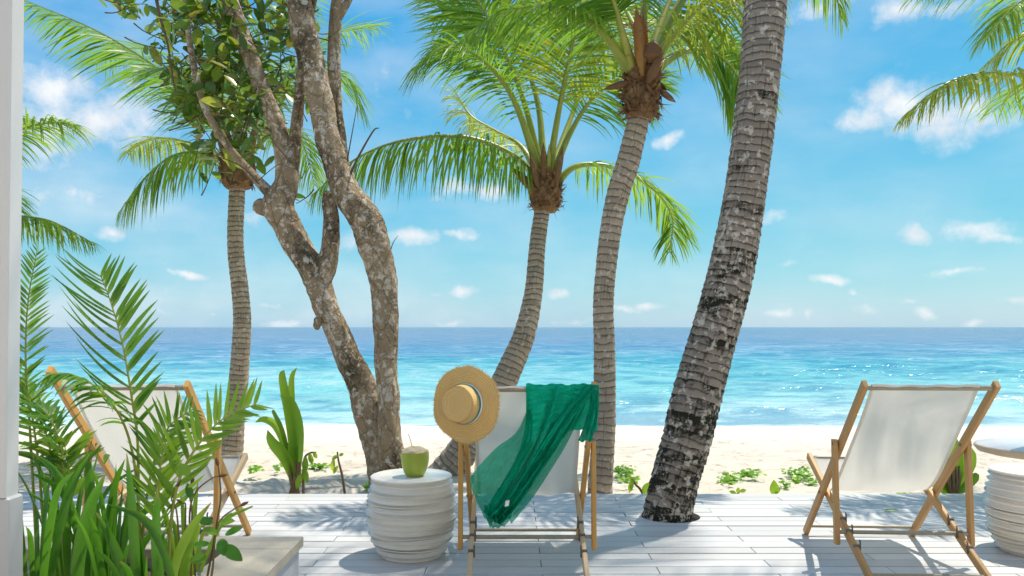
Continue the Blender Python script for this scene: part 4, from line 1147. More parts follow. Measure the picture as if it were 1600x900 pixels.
def straw_hat():
    c = P(727, 631, 3.69)
    ax = nrm(np.array([-.52, -1.0, .06]))
    root = empty('straw_hat', c, 'round straw sun hat with teal ribbon hanging on the deck chair corner', 'hat')
    R = .172
    ring = lambda r: .0026 * math.sin(r * 2 * math.pi / .0105)
    prof = [(r, ring(r)) for r in np.linspace(.088, R, 60)]

    def wob(Rr, Z, T):
        k = np.clip((Rr - .09) / .085, 0, 1)
        return Rr * (1 + .02 * k * np.sin(3 * T + .6)), Z + k * (.013 * np.sin(2 * T + .8) + .007 * np.sin(5 * T + 2)) - .01 * k
    mb = MB(); lathe(mb, prof, c, 96, ax, wob); mb.build('brim', MAT['straw'], root)
    H = .082
    cp = [(.090, 0), (.0885, .012)] + [(.0885 - .006 * t, .012 + (H - .03) * t + .0010 * math.sin(t * 40)) for t in np.linspace(.1, 1, 26)]
    for t in np.linspace(.1, 1, 34):
        a = t * math.pi / 2; cp.append((max(.0006, .0825 - .022 + .022 * math.cos(a) if t < .45 else (.0825 - .022 + .022 * math.cos(.45 * math.pi / 2)) * (1 - (t - .45) / .55)), H - .018 + .018 * math.sin(a) + ring(t * .09) * .8))
    mb = MB(); lathe(mb, cp, c, 72, ax); mb.build('crown', MAT['straw'], root)
    mb = MB(); lathe(mb, [(.0920, .002), (.0925, .004), (.0915, .015), (.0905, .0155)], c, 72, ax); mb.build('white_ribbon', MAT['ribbon_white'], root)
    mb = MB(); lathe(mb, [(.0905, .0158), (.0915, .017), (.0908, .026), (.0895, .0265)], c, 72, ax); mb.build('teal_ribbon', MAT['ribbon'], root)
    # frayed straw ends round the rim
    a = nrm(np.cross((0, 0, 1), ax)); b = np.cross(ax, a); mb = MB()
    for k in range(900):
        th = random.uniform(0, 6.283); rr = R * (1 + .02 * math.sin(3 * th + .6)) - random.uniform(0, .006)
        z = .013 * math.sin(2 * th + .8) + .007 * math.sin(5 * th + 2) - .01
        e = a * math.cos(th) + b * math.sin(th); tg = -a * math.sin(th) + b * math.cos(th)
        p = c + e * rr + ax * z; d = nrm(e + tg * random.gauss(0, .6) + ax * random.gauss(0, .45)); ln = random.uniform(.005, .017)
        mb.add([p - tg * .0014, p + tg * .0014, p + d * ln], [(0, 1, 2)], [(random.random(), 0), (random.random(), 0), (random.random(), 1)])
    mb.build('frayed_edge', MAT['straw'], root, False)['kind'] = 'stuff'


straw_hat()

# ------------------------------------------------------------------ scarf


def scarf():
    mb = MB()
    Ytop = YC - .905

    def sheet(Lp, Rp, y0, y1, folds, amp, seed, thin, ns=44, nt=60, bunch=0):
        r = np.random.default_rng(seed); Lq = spline([(p[0], p[1], 0) for p in Lp], nt); Rq = spline([(p[0], p[1], 0) for p in Rp], nt)
        V = []; uv = []; ph = r.uniform(0, 6.28, 8)
        for i in range(nt):
            t = i / (nt - 1)
            for j in range(ns):
                s = j / (ns - 1)
                ss = s + .05 * math.sin(s * 6.28 * folds * .7 + ph[0] + t * 2) * bunch
                x = Lq[i][0] * (1 - ss) + Rq[i][0] * ss; y = Lq[i][1] * (1 - ss) + Rq[i][1] * ss
                a = 2.1 * amp * (.25 + .75 * min(1, t * 2.2))
                fo = a * (math.sin(s * 6.28 * folds + ph[1] + 1.2 * math.sin(t * 3 + ph[2])) + .5 * math.sin(s * 6.28 * folds * 2.3 + ph[3] - t * 2.1) + .35 * math.sin(t * 13 + s * 7 + ph[4]) + .20 * math.sin(t * 31 - s * 19 + ph[5]) + .16 * math.sin(t * 17 + s * 47 + ph[7]) + .10 * math.sin(t * 67 + s * 23 + 3 * math.sin(s * 9 + t * 5)))
                Yk = y0 + (y1 - y0) * t + fo
                yy = y + 1.6 * math.sin(s * 11 + ph[6]) * (t > .96)
                V.append(P(x, yy, Yk)); uv.append((s * .9 + (10 if thin else 0), t))
        f = [(i * ns + j, i * ns + j + 1, (i + 1) * ns + j + 1, (i + 1) * ns + j) for i in range(nt - 1) for j in range(ns - 1)]
        mb.add(V, f, uv)
    # doubled cloth over the bar
    sheet([(822, 604), (824, 645), (818, 690), (800, 732), (778, 768), (756, 802)], [(930, 600), (908, 634), (884, 672), (852, 722), (822, 768), (786, 812)], Ytop - .030, Ytop - .06, 3.2, .010, 1, False, bunch=1)
    # band gathered from the right corner down to the tip
    sheet([(918, 600), (880, 640), (846, 690), (815, 742), (788, 782), (762, 808)], [(935, 603), (905, 648), (872, 700), (842, 744), (814, 784), (782, 822)], Ytop - .052, Ytop - .085, 2.2, .010, 2, False, 30, 60, 1)
    # sheer flare at the left
    sheet([(824, 640), (806, 676), (775, 700), (742, 736), (735, 756), (748, 792)], [(832, 640), (830, 690), (812, 730), (794, 766), (780, 792), (766, 824)], Ytop - .045, Ytop - .075, 1.6, .008, 3, True)
    # sheer edge at the right
    sheet([(916, 622), (890, 662), (862, 708), (836, 748), (812, 780), (790, 806)], [(917, 628), (902, 660), (882, 700), (856, 742), (832, 778), (800, 818)], Ytop - .040, Ytop - .07, 1.2, .005, 4, True, 16, 50)
    # gathered hem at the bottom tip
    sheet([(756, 790), (758, 805), (764, 818), (770, 826)], [(800, 790), (800, 802), (797, 812), (788, 822)], Ytop - .07, Ytop - .075, 3.0, .016, 5, True, 36, 20)
    # tail hanging at the right corner
    sheet([(922, 600), (922, 630), (914, 660), (903, 690)], [(936, 602), (936, 636), (932, 664), (924, 689)], Ytop - .040, Ytop - .045, 1.2, .010, 6, False, 20, 30)
    # turn over the bar and short drop on the far side
    V = []; uv = []; ns = 44; nt = 26
    for i in range(nt):
        t = i / (nt - 1)
        for j in range(ns):
            s = j / (ns - 1); x0 = P(822, 604, Ytop)[0]; x1 = P(934, 604, Ytop)[0]; x = x0 + (x1 - x0) * s
            if t < .4:
                a = math.pi * t / .4; y = Ytop - .022 * math.cos(a) - .008; z = .917 + .022 * math.sin(a)
            else: y = Ytop + .014 + .004 * math.sin(s * 25 + t * 4); z = .917 - (t - .4) * .32
            V.append((x, y + .004 * math.sin(s * 31), z + .003 * math.sin(s * 17 + 1) + .002 * math.sin(s * 41))); uv.append((s * .9, t * .3))
    mb.add(V, [(i * ns + j, i * ns + j + 1, (i + 1) * ns + j + 1, (i + 1) * ns + j) for i in range(nt - 1) for j in range(ns - 1)], uv)
    o = mb.build('scarf', MAT['scarf'], None, True, (P(880, 604, Ytop)))
    tag(o, 'sheer green scarf draped diagonally over the back of the middle deck chair', 'scarf')
    q = P(792, 787, Ytop - .105); tb = MB()
    tb.add([q + (-.010, 0, -.014), q + (.008, 0, -.010), q + (.012, .002, .016), q + (-.006, .002, .012)], [(0, 1, 2, 3)])
    tb.build('care_tag', MAT['tag'], o, False)


scarf()

# ------------------------------------------------------------------ ribbed side tables and what stands on them


def ribbed_table(x, y, label, seed, k=1.0):
    root = empty('side_table', (x, y, 0), label, 'side table', 'ribbed white side tables')
    r = np.random.default_rng(seed); H = .412 * k; nr = 16
    edges = np.cumsum(np.concatenate([[0], r.uniform(.8, 1.25, nr)])); edges = edges / edges[-1]
    amp = r.uniform(.012, .018, nr + 1); ph = r.uniform(0, 6.28, nr + 1); tilt = r.uniform(.003, .009, nr + 1)
    prof = []; ringi = []
    env = lambda t: np.interp(t, [0, .08, .25, .5, .72, .9, 1], [.158, .178, .206, .224, .222, .208, .200]) * k
    for i in range(nr):
        for u in np.linspace(0, 1, 9)[:-1]:
            t = edges[i] + (edges[i + 1] - edges[i]) * u
            # sharp lip at the top of each ring, concave hollow below it
            lip = amp[i] * ((u ** 3.2) * 1.15 - .45 * math.sin(math.pi * u))
            prof.append((env(t) + lip, t * H)); ringi.append((i, u))
        prof.append((env(edges[i + 1]) + amp[i] * .9, edges[i + 1] * H + .004)); ringi.append((i, 1.0))
    n = len(prof); ii = np.array([q[0] for q in ringi]); 

    def wob(R, Z, T):
        a = amp[ii][:, None]; t = Z / H; keep = np.clip(t * 6, 0, 1) * np.clip((1 - t) * 9, 0, 1)
        Z2 = Z + keep * (tilt[ii][:, None] * np.sin(T + ph[ii][:, None]) + .0012 * np.sin(2 * T + 2 * ph[ii][:, None]))
        R2 = R + keep * .003 * np.sin(T + ph[ii][:, None] * 1.7) + keep * .0015 * np.sin(2 * T + ph[ii][:, None])
        return R2, Z2
    mb = MB(); lathe(mb, [(.12 * k, .002), (.15 * k, .002)] + prof, (x, y, 0), 72, None, lambda R, Z, T: tuple(np.concatenate([q0[:2], q1]) for q0, q1 in zip((R, Z), wob(R[2:], Z[2:], T[2:]))))
    mb.build('ribbed_body', MAT['ceramic'], root)
    mb = MB(); rt = .205 * k
    lathe(mb, [(rt - .03, H - .012), (rt + .004, H - .006), (rt + .008, H + .001), (rt + .006, H + .007), (rt - .002, H + .010), (rt - .05, H + .0085), (.001, H + .008)], (x, y, 0), 72)
    mb.build('table_top', MAT['ceramic'], root)
    return H + .008


TX, TY = -.53, 4.32
th_ = ribbed_table(TX, TY, 'white ribbed drum side table with a green coconut on top', 13)
ribbed_table(2.80, 4.38, 'white ribbed drum side table at the right edge beside the empty chair', 29, 1.04)


def coconut():
    c = P(648, 742, TY - .03); c[2] = th_
    root = empty('green_coconut', c, 'green drinking coconut with its top cut off, on the ribbed table', 'coconut')
    R = .073
    prof = [(.001, 0), (.035, .000), (.046, .006), (.058, .025), (.067, .052), (.0725, .085), (.073, .110), (.0715, .128)]
    prof = spline([(a, b, 0) for a, b in prof], 30)[:, :2]
    mb = MB(); lathe(mb, prof, c, 48, None, lambda R_, Z, T: (R_ * (1 + .025 * np.cos(3 * T + .5) + .008 * np.sin(7 * T)), Z)); mb.build('shell', MAT['coconut'], root)
    tp = [(.0715, .128), (.066, .137), (.052, .145), (.034, .150), (.020, .153), (.001, .151)]
    mb = MB(); lathe(mb, tp, c, 18, None, lambda R_, Z, T: (R_ * (1 + .025 * np.cos(3 * T + .5)) * (1 + .03 * np.sin(5 * T + Z * 300)), Z + .003 * np.sin(4 * T + Z * 200) * (R_ < .07))); mb.build('cut_top', MAT['husk'], root, False)
    mb = MB(); tube(mb, [c + (-.012, 0, .145), c + (-.022, 0, .185), c + (-.034, 0, .222)], .0022, 6); mb.build('straw', MAT['tag'], root)


coconut()


def edge_table():
    # only the rim and a sliver of the pole show at the right edge
    Y = 3.1; c = P(1626, 698, Y); zt = c[2]
    root = empty('pedestal_table', (c[0], c[1], 0), 'pale round table top jutting in at the right edge above the ribbed table', 'table')
    mb = MB(); r = 92 / F * Y
    lathe(mb, [(.001, zt - .03), (r * .8, zt - .03), (r - .012, zt - .022), (r, zt - .006), (r - .003, zt + .002), (r - .008, zt + .003)], (c[0], c[1], 0), 64)
    mb.build('table_rim', MAT['tablewood'], root)
    mb = MB(); lathe(mb, [(r - .008, zt + .003), (r - .02, zt + .006), (.001, zt + .006)], (c[0], c[1], 0), 64); mb.build('table_top', MAT['white'], root)
    mb = MB(); lathe(mb, [(.001, 0), (.17, 0), (.17, .02), (.03, .04), (.024, .10), (.024, zt - .03)], (c[0], c[1], 0), 32); mb.build('pedestal', MAT['tablewood'], root)
    mb = MB(); tube(mb, [(c[0], c[1], zt + .006), (c[0], c[1], zt + .9), (c[0], c[1], zt + 1.6)], .026, 14); mb.build('pole', MAT['tablewood'], root)


edge_table()

# ------------------------------------------------------------------ pillar and planter


def pillar():
    root = empty('pillar', (-1.52, 2.42, 0), 'glossy white square pillar at the left edge on a grey plinth', 'pillar')
    mb = MB(); x1b, x1t = -1.462, -1.435; y0, y1 = 2.365, 2.425
    def col(x1, z): return [(x1 - .12, y0, z), (x1, y0, z), (x1, y1, z), (x1 - .12, y1, z)]
    ch = .004
    V = []
    for x1, z in ((x1b, .706), (x1t, 2.945)):
        V += [(x1 - .12, y0, z), (x1 - ch, y0, z), (x1, y0 + ch, z), (x1, y1, z), (x1 - .12, y1, z)]
    mb.add(V, [(i, (i + 1) % 5, 5 + (i + 1) % 5, 5 + i) for i in range(5)] + [(5, 6, 7, 8, 9)])
    mb.build('shaft', MAT['white'], root, False)
    mb = MB(); x1 = -1.452; y0, y1, t = 2.385, 2.432, .706
    V = []
    for k, z in ((0, 0), (0, t - .006), (.006, t)):
        V += [(-1.62, y0 + k - .02, z), (x1 - ch - k, y0 + k - .02, z), (x1 - k, y0 + ch + k - .02, z), (x1 - k, y1, z), (-1.62, y1, z)]
    mb.add(V, [(q * 5 + i, q * 5 + (i + 1) % 5, q * 5 + 5 + (i + 1) % 5, q * 5 + 5 + i) for q in range(2) for i in range(5)] + [(10, 11, 12, 13, 14)])
    mb.build('plinth', MAT['plinth'], root, False)


pillar()

PZ = .357


def planter():
    root = empty('planter', (-1.6, 2.7, 0), 'low planter with speckled concrete coping at the lower left', 'planter')
    xr, yb, yf, xl = -.84, 3.30, 1.9, -3.4
    t = .038
    mb = MB()   # coping in two slabs, mitre-free butt joint
    def slab(x0, x1, y0, y1):
        m = MB(); c = .003; V = []
        for k, z in ((0, PZ - t), (0, PZ - c), (c, PZ)):
            V += [(x0 + k, y0 + k, z), (x1 - k, y0 + k, z), (x1 - k, y1 - k, z), (x0 + k, y1 - k, z)]
        m.add(V, [(q * 4 + i, q * 4 + (i + 1) % 4, q * 4 + 4 + (i + 1) % 4, q * 4 + 4 + i) for q in range(2) for i in range(4)] + [(8, 9, 10, 11), (3, 2, 1, 0)])
        return m
    slab(xl, xr, yb - .185, yb).build('coping_slab', MAT['concrete'], root, False)
    slab(xr - .245, xr, yf, yb - .188).build('coping_slab', MAT['concrete'], root, False)
    mb = MB(); box(mb, xr - .225, xr - .015, yf, yb - .015, 0.001, PZ - t - .001); mb.build('side_wall', MAT['plinth'], root, False)
    mb = MB(); box(mb, xl, xr - .227, yb - .165, yb - .015, 0.001, PZ - t - .001); mb.build('back_wall', MAT['plinth'], root, False)
    xs = np.linspace(xl, xr - .226, 80); ys = np.linspace(yf, yb - .166, 60); X, Yg = np.meshgrid(xs, ys)
    Z = .255 + .010 * snoise(X, Yg, 14, 6, 40, 8, .5)
    k = 80; mb = MB().add(np.stack([X, Yg, Z], -1).reshape(-1, 3), [(i * k + j, i * k + j + 1, (i + 1) * k + j + 1, (i + 1) * k + j) for i in range(59) for j in range(79)])
    mb.build('soil', MAT['soil'], root)


planter()
SOIL = .25

# ------------------------------------------------------------------ unseen pergola and wall added for warm fill light


def unseen_veranda():
    root = empty('unseen_veranda', (0, -.5, 0), 'unseen pergola added around the camera for warm fill light, cream wall and timber beams', 'unseen_veranda')
    mb = MB(); box(mb, -7, 7, -3.2, -3.0, 0, 3.0); mb.build('back_wall', MAT['plaster'], root, False)  # unseen wall added to send warm light onto the shaded sides
    for x in np.arange(-6.6, 7, 1.1):
        mb = MB(); box(mb, x - .035, x + .035, -3.4, 2.6, 3.105, 3.24); mb.build('beam', MAT['ceiling'], root, False)
    mb = MB(); box(mb, -7.2, 7.2, 2.27, 2.39, 2.95, 3.10); mb.build('lintel', MAT['ceiling'], root, False)
    mb = MB(); box(mb, -7, 7, -3.0, 2.16, -.128, -.004); mb.build('floor', MAT['floor'], root, False)
    for x in (3.4, -5.0):
        mb = MB(); box(mb, x - .08, x + .08, 2.25, 2.41, 0, 2.948); mb.build('post', MAT['white'], root, False)


unseen_veranda()

# ------------------------------------------------------------------ foreground plants


def blade_mesh(ctrl, w, fold=.25, tip=.06, seg=12, nvec=(0, -1, .25), u=None, basew=.7):
    path = spline(ctrl, seg + 1); T, _, _ = frames(path); nv = np.asarray(nvec, float)
    mb = MB(); V = []; uv = []; u = random.random() if u is None else u
    for i, p in enumerate(path):
        t = i / seg; wd = w * np.interp(t, [0, .25, .6, .85, 1], [basew, .95, 1, .62, tip])
        s = nrm(np.cross(T[i], nv)); n = np.cross(s, T[i])
        V += [p - s * wd / 2 - n * 0, p - n * fold * wd, p + s * wd / 2]; uv += [(u, t)] * 3
    f = []
    for i in range(seg):
        for j in range(2): f.append((i * 3 + j, i * 3 + j + 1, i * 3 + j + 4, i * 3 + j + 3))
    return mb.add(V, f, uv)


def strap_clump(x, y, n, hmin, hmax, w, label, seed, spread=.35, extra=(), mat='blade'):
    rr = random.Random(seed)
    root = empty('strap_leaf_plant', (x, y, SOIL), label, 'plant', 'strap leaf plants in the planter')
    for k in range(n):
        az = 6.283 * k / n + rr.gauss(0, .35); ln = rr.uniform(hmin, hmax); lean = rr.uniform(.08, spread); cur = rr.uniform(.0, .5)
        b = np.array([x + .02 * math.cos(az), y + .02 * math.sin(az), SOIL - .01]); d = np.array([math.cos(az), math.sin(az) * .6, 0])
        p1 = b + d * ln * lean * .35 + (0, 0, ln * .42); p2 = b + d * ln * lean * (.75 + cur * .2) + (0, 0, ln * .76); p3 = b + d * ln * lean * (1.15 + cur) + (0, 0, ln * (1.0 - cur * .25))
        nv = (rr.gauss(0, .5), -1, rr.gauss(.1, .3))
        blade_mesh([b, p1, p2, p3], .60 * w * rr.uniform(.75, 1.15), rr.uniform(.15, .32), rr.choice([.05, .05, .3]), nvec=nv).build('leaf', MAT[mat], root)
    for pts, Yk, ww in extra:
        blade_mesh([P(a, b, Yk) for a, b in pts], ww, .2, .06).build('leaf', MAT[mat], root)
    return root


strap_clump(-1.52, 2.62, 10, .40, .64, .040, 'dark green strap leaf plant against the pillar', 1, .45)
strap_clump(-1.40, 2.78, 9, .40, .60, .040, 'strap leaf plant second from the pillar, with an upright broad leaf', 2, .4,
            [([(120, 960), (122, 880), (138, 800), (165, 740)], 2.6, .046), ([(135, 960), (140, 850), (141, 770), (136, 704)], 2.75, .042)])
strap_clump(-1.27, 2.60, 9, .30, .50, .034, 'strap leaf plant in the middle of the bed below the tall feather frond', 3, .42,
            [([(215, 980), (212, 900), (207, 800), (198, 708)], 2.55, .033), ([(200, 980), (192, 900), (176, 850), (150, 800)], 2.55, .034)])
strap_clump(-1.13, 2.52, 7, .26, .42, .032, 'strap leaf plant right of the tall upright leaf', 4, .42,
            [([(250, 980), (247, 900), (244, 830), (246, 758)], 2.5, .034), ([(280, 980), (262, 880), (225, 812), (168, 788)], 2.45, .024)])
strap_clump(-1.13, 2.85, 8, .26, .42, .032, 'smaller bright strap leaf plant near the coping corner', 5, .45,
            [([(268, 960), (272, 890), (296, 830), (330, 785)], 2.5, .030), ([(292, 960), (288, 900), (296, 850), (312, 815)], 2.6, .034)], 'areca_bright')
strap_clump(-1.60, 2.95, 8, .42, .64, .038, 'strap leaf plant behind the first one, beside the chair frame', 6, .35)
strap_clump(-1.46, 3.02, 6, .36, .52, .034, 'back row strap leaf plant by the rear coping', 7, .35)


def areca(root, ctrl, L, w, n, mat, individual=False, rmat='petiole', r0=.007, **kw):
    path = spline(ctrl, 40); mb = MB(); tube(mb, path, np.linspace(r0, r0 * .25, 40), 6)
    fr = mb.build('frond', MAT[rmat], root)
    st = leaflet_arrays(path, n, L, w, **kw)
    if individual:
        for k in range(len(st)):
            m = MB(); strips_mesh(m, st[k:k + 1]); m.build('leaflet', MAT[mat], fr, False)
    else:
        m = MB(); strips_mesh(m, st); m.build('leaflets', MAT[mat], fr, False)['kind'] = 'stuff'
    return fr


def feather_palms():
    r = empty('areca_palm', (P(212, 900, 2.9)[0], 2.9, SOIL), 'young feather palm in the planter with one tall fan-like frond over the left chair', 'palm')
    Y = 2.9
    up = (0.1, -1, .15)
    LP = ([0, .15, .5, .8, 1], [.5, .85, 1, .85, .45])
    c = pix([(216, 960), (216, 800), (215, 690), (206, 622), (192, 540), (174, 475), (157, 430)], Y)
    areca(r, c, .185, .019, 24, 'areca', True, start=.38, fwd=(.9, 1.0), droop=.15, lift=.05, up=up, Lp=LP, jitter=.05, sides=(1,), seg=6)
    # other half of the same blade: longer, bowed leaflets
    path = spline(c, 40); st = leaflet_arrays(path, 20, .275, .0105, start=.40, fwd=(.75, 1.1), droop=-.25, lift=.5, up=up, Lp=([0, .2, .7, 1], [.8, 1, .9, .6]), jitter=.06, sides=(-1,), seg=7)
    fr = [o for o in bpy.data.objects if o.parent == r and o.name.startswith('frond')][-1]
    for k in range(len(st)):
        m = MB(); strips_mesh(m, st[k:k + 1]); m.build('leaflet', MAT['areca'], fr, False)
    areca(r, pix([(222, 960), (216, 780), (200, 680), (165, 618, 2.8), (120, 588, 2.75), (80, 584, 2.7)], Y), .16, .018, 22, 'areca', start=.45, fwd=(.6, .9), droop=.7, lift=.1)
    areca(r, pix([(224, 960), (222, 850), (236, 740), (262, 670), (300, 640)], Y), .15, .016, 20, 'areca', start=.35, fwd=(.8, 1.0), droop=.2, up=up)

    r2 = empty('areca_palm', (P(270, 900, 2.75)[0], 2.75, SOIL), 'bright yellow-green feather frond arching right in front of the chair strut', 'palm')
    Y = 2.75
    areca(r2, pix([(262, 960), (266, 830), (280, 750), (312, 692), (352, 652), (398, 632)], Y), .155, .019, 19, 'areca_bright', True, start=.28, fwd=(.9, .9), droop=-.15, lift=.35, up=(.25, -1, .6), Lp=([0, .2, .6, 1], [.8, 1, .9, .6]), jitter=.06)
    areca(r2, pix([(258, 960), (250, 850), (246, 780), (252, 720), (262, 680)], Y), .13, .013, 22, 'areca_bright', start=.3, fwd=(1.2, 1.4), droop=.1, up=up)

    r3 = empty('areca_palm', (P(70, 900, 3.0)[0], 3.0, SOIL), 'feather palm with a thin upright frond beside the pillar', 'palm')
    Y = 3.0
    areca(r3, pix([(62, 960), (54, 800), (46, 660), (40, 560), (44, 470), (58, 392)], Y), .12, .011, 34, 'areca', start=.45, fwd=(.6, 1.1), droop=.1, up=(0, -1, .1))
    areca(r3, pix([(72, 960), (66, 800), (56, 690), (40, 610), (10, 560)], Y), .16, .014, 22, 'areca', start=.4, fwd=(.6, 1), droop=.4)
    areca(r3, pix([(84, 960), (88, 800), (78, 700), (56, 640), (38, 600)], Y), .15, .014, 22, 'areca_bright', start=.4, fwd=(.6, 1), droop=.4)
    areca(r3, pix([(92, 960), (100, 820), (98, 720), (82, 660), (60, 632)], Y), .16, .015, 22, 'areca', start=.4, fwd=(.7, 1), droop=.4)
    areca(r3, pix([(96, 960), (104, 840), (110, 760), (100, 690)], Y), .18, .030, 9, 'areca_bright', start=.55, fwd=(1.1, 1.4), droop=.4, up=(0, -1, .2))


feather_palms()


def oval_leaf(mb, p, d, L_, W_, nv=(0, -.5, 1), droop=.2):
    x = nrm(d); y = nrm(np.cross(nv, x)); z = np.cross(x, y); V = []; uv = []; u = random.random()
    for i in range(7):
        t = i / 6; hw = W_ / 2 * math.sin(math.pi * min(.98, t * .93 + .05)) ** .8; c = np.asarray(p) + x * L_ * t - z * droop * L_ * t * t
        V += [c - y * hw + z * hw * .25, c, c + y * hw + z * hw * .25]; uv += [(u, t)] * 3
    mb.add(V, [(i * 3 + j, i * 3 + j + 1, i * 3 + j + 4, i * 3 + j + 3) for i in range(6) for j in range(2)], uv)


def wiry_plant():
    Y = 2.75
    r = empty('wiry_shrub', (P(310, 900, Y)[0], Y, SOIL), 'thin wiry shrub with reddish buds and a few leaves by the coping', 'plant')
    for pts in ([(300, 960), (298, 880), (300, 800), (296, 770), (304, 735), (302, 745)], [(312, 960), (330, 870), (340, 810), (345, 775), (342, 735), (341, 728)], [(306, 960), (304, 880), (296, 810), (305, 770), (330, 748), (342, 744)],
                [(318, 960), (332, 890), (336, 840), (345, 812), (365, 796), (376, 790)], [(286, 960), (282, 880), (276, 800), (268, 780), (276, 762)], [(296, 960), (290, 850), (290, 792), (288, 786)]):
        mb = MB(); path = spline([P(a, b, Y) for a, b in pts], 24); tube(mb, path, np.linspace(.0042, .002, 24), 6); mb.build('stem', MAT['dry'], r)
        e = path[-1]; d = nrm(path[-1] - path[-3]); mb = MB(); tube(mb, [e - d * .002, e + d * .010, e + d * .022, e + d * .03], [.002, .0065, .005, .001], 7); mb.build('bud', MAT['nut'], r)
    for (x, y), d, L_, W_ in (((346, 852), (.8, -.1, -.5), .085, .045), ((352, 836), (.9, 0, .5), .06, .026), ((340, 834), (-.5, -.2, .3), .05, .028), ((346, 842), (.3, -.6, -.6), .06, .04), ((334, 818), (-.9, -.1, .3), .06, .03), ((348, 822), (.4, .2, .8), .05, .022), ((322, 868), (-.7, -.5, -.2), .05, .04),
                              ((300, 780), (-.3, 0, .9), .055, .026), ((344, 816), (.9, -.2, .2), .05, .028), ((296, 742), (-.5, -.2, .6), .05, .04), ((162, 724), (.3, -.3, .4), .045, .036), ((330, 850), (-.9, -.3, .1), .06, .022)):
        mb = MB(); oval_leaf(mb, P(x, y, Y - .02), d, L_, W_, (0, -1, .8)); mb.build('leaf', MAT['creeper' if L_ < .055 else 'blade'], r)


wiry_plant()

# ------------------------------------------------------------------ plants on the sand


def coconut_sprout(bx, by, Y, blades, label, dry=True, w0=.07):
    base = P(bx, by, Y)
    r = empty('coconut_sprout', base, label, 'plant')
    for pts, w, mt in blades:
        blade_mesh([P(a, b, Y + dy) for a, b, dy in pts], w, .22, .05, 14, nvec=(random.gauss(0, .3), -1, .2), basew=.12).build('leaf', MAT[mt], r)
    mb = MB()
    for k in range(7):
        x = bx + random.uniform(-9, 9); tube(mb, spline([P(bx + random.uniform(-10, 6), by + 6, Y), P(x, by - 20, Y - .02), P(x + random.uniform(-6, 6), by - 50, Y)], 8), np.linspace(.018, .008, 8), 6)
    mb.build('leaf_sheath', MAT['dry'], r)
    return r


coconut_sprout(462, 772, 6.25, [
    ([(462, 765, 0), (458, 700, 0), (450, 640, -.02), (441, 590, -.03), (463, 574, -.02)][:4] + [(444, 578, -.02)], .075, 'sprout'),
    ([(463, 765, 0), (462, 690, 0), (456, 630, .03), (456, 590, .05), (464, 574, .06)], .05, 'sprout'),
    ([(464, 765, 0), (462, 710, -.02), (462, 670, -.05), (452, 630, -.08), (438, 618, -.1)], .12, 'sprout'),
    ([(460, 765, 0), (448, 700, -.02), (440, 670, -.04), (428, 645, -.06), (426, 640, -.06)], .045, 'palm_yellow'),
    ([(460, 765, 0), (446, 700, 0), (430, 665, .02), (412, 655, .04), (399, 660, .05)], .06, 'sprout'),
    ([(460, 768, 0), (452, 730, -.04), (440, 708, -.08), (425, 690, -.12), (418, 672, -.14)], .10, 'sprout'),
], 'young coconut sprout with upright leaves on the sand left of the tree')


def wilted(bx, by, Y, pts, leaves, label):
    r = empty('seedling', P(bx, by, Y), label, 'plant')
    mb = MB(); tube(mb, spline([P(a, b, Y) for a, b in pts], 16), np.linspace(.011, .006, 16), 6); mb.build('stem', MAT['dry'], r)
    for (x, y), d, L_, W_ in leaves:
        mb = MB(); oval_leaf(mb, P(x, y, Y - .02), d, L_, W_, (0, -1, .4)); mb.build('leaf', MAT['sprout'], r)


wilted(474, 772, 6.1, [(474, 780), (474, 740), (476, 716), (484, 708), (494, 707)], [((484, 708), (.2, 0, -1), .09, .04), ((478, 714), (-.1, 0, -1), .12, .05), ((474, 730), (.3, -.2, -1), .12, .05), ((490, 707), (.4, 0, -.7), .05, .03), ((472, 740), (-.4, -.2, -1), .12, .05)], 'drooping wilted seedling right beside the coconut sprout')
wilted(538, 772, 6.1, [(540, 780), (535, 745), (529, 720), (527, 706)], [((529, 712), (-.9, 0, -.4), .06, .03), ((522, 716), (-.2, 0, -1), .10, .035), ((528, 728), (-.6, -.1, -.9), .07, .03), ((530, 712), (.4, 0, .2), .035, .025)], 'wilted seedling on a bare stem left of the tree trunk')
wilted(1000, 772, 6.05, [(1008, 778), (1000, 764), (992, 756), (988, 748)], [((988, 748), (-.2, 0, -1), .11, .04), ((1006, 772), (.4, -.2, .8), .10, .07), ((990, 750), (-.3, 0, .2), .04, .03)], 'bent seedling at the deck edge beside the mossy palm')
wilted(1210, 772, 6.05, [(1210, 780), (1210, 768), (1210, 758)], [((1209, 774), (.0, -.2, 1), .11, .07), ((1211, 772), (.5, -.2, .7), .06, .03)], 'single upright leaf seedling at the deck edge between the palm and the right chair')
wilted(1152, 772, 6.05, [(1150, 780), (1152, 772), (1156, 768)], [((1150, 771), (-.8, 0, .3), .05, .03), ((1156, 768), (.8, 0, .2), .05, .03), ((1152, 770), (.2, -.2, .9), .04, .03)], 'tiny low seedling at the deck edge right of the mossy palm')

coconut_sprout(1490, 778, 6.15, [
    ([(1488, 775, 0), (1484, 740, -.02), (1482, 705, -.04), (1492, 680, -.05)], .24, 'sprout'),
    ([(1492, 775, 0), (1502, 740, .02), (1512, 715, .04), (1517, 698, .05)], .16, 'sprout'),
    ([(1484, 775, 0), (1468, 755, -.02), (1452, 745, -.03), (1440, 750, -.04)], .12, 'sprout'),
    ([(1494, 775, 0), (1512, 758, -.02), (1524, 745, -.03), (1530, 742, -.04)], .07, 'creeper'),
    ([(1486, 775, 0), (1476, 735, .02), (1476, 715, .03), (1480, 700, .03)], .13, 'palm_yellow'),
    ([(1405, 790, 0), (1407, 778, 0), (1409, 766, 0), (1411, 758, 0)], .07, 'sprout'),
], 'broad yellow-green plant behind the right chair', w0=.1)


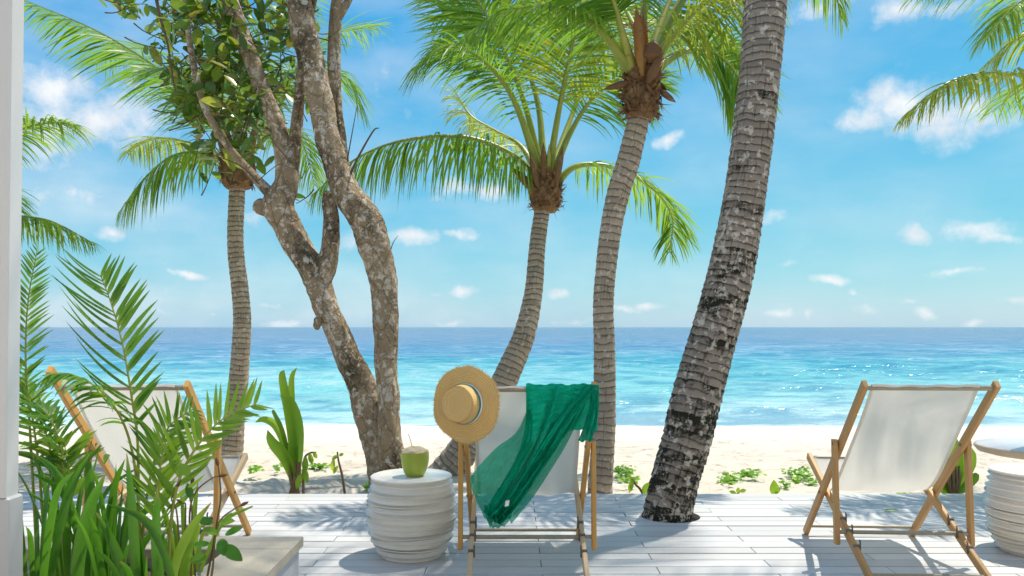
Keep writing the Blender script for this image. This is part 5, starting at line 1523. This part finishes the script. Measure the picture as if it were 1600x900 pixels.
def creeper(x, y, w, h, n, label, seed):
    rr = random.Random(seed); mb = MB()
    # find the sand distance seen at this height
    Y = 6.5
    for _ in range(60): Y = (CAMH - float(sand_z(Y))) * F / (y - HY)
    c = P(x, y, Y)
    for k in range(int(n * 1.8)):
        px_ = x + rr.gauss(0, w * .45); yo = rr.gauss(0, h * .3)
        Yk = Y - yo * .028; p = P(px_, y, Yk); p[2] = float(sand_z(Yk)) + rr.uniform(.015, .07)
        L_ = rr.uniform(.03, .06); oval_leaf(mb, p, (rr.gauss(0, 1), rr.gauss(-.5, 1), rr.uniform(.0, .6)), L_, L_ * .85, (rr.gauss(0, .3), -.5, 1))
    c[2] = float(sand_z(Y)); o = mb.build('beach_creeper', MAT['creeper'], None, True, c)
    tag(o, label, 'ground creeper', 'green creepers on the sand')


for i, (x, y, w, h, n, lab) in enumerate([
    (975, 743, 16, 12, 60, 'dense creeper patch between the straight palm and the mossy palm'),
    (985, 757, 16, 8, 18, 'thin creeper runner nearest the deck between the two palms'),
    (1140, 756, 16, 16, 50, 'loose creeper patch just right of the mossy palm'),
    (1172, 748, 22, 8, 44, 'long creeper patch midway between mossy palm and right chair'),
    (1250, 746, 22, 10, 70, 'thick creeper patch beside the right chair seat'),
    (1246, 758, 8, 6, 12, 'small creeper tuft in front of the thick patch by the right chair'),
    (1226, 766, 9, 5, 12, 'creeper sprig at the deck edge left of the right chair'),
    (1268, 760, 8, 6, 10, 'creeper tuft under the right chair seat'),
    (398, 741, 10, 6, 22, 'creeper tuft on the sand right of the left chair'),
    (435, 738, 8, 5, 10, 'faint creeper sprig left of the coconut sprout'),
    (500, 735, 18, 6, 36, 'creeper patch between coconut sprout and wilted seedling'),
    (578, 766, 5, 8, 14, 'creeper leaves tucked behind the ribbed table at the deck edge'),
    (1365, 768, 10, 4, 10, 'creeper sprig seen under the right chair'),
    (48, 700, 14, 16, 46, 'creeper growth on the sand beside the pillar')]):
    creeper(x, y, w, h, n, lab, 60 + i)


def fallen_leaf():
    p = P(1393, 799, 0); Y = CAMH * F / (799 - HY); p = P(1393, 799, Y); p[2] = .008
    mb = MB(); oval_leaf(mb, p + (-.05, 0, 0), (1, .1, .02), .11, .035, (0, 0, 1), .05)
    tag(mb.build('fallen_leaf', MAT['sprout'], None, True, p), 'yellow-green fallen leaf lying on the deck under the right chair', 'leaf')


fallen_leaf()
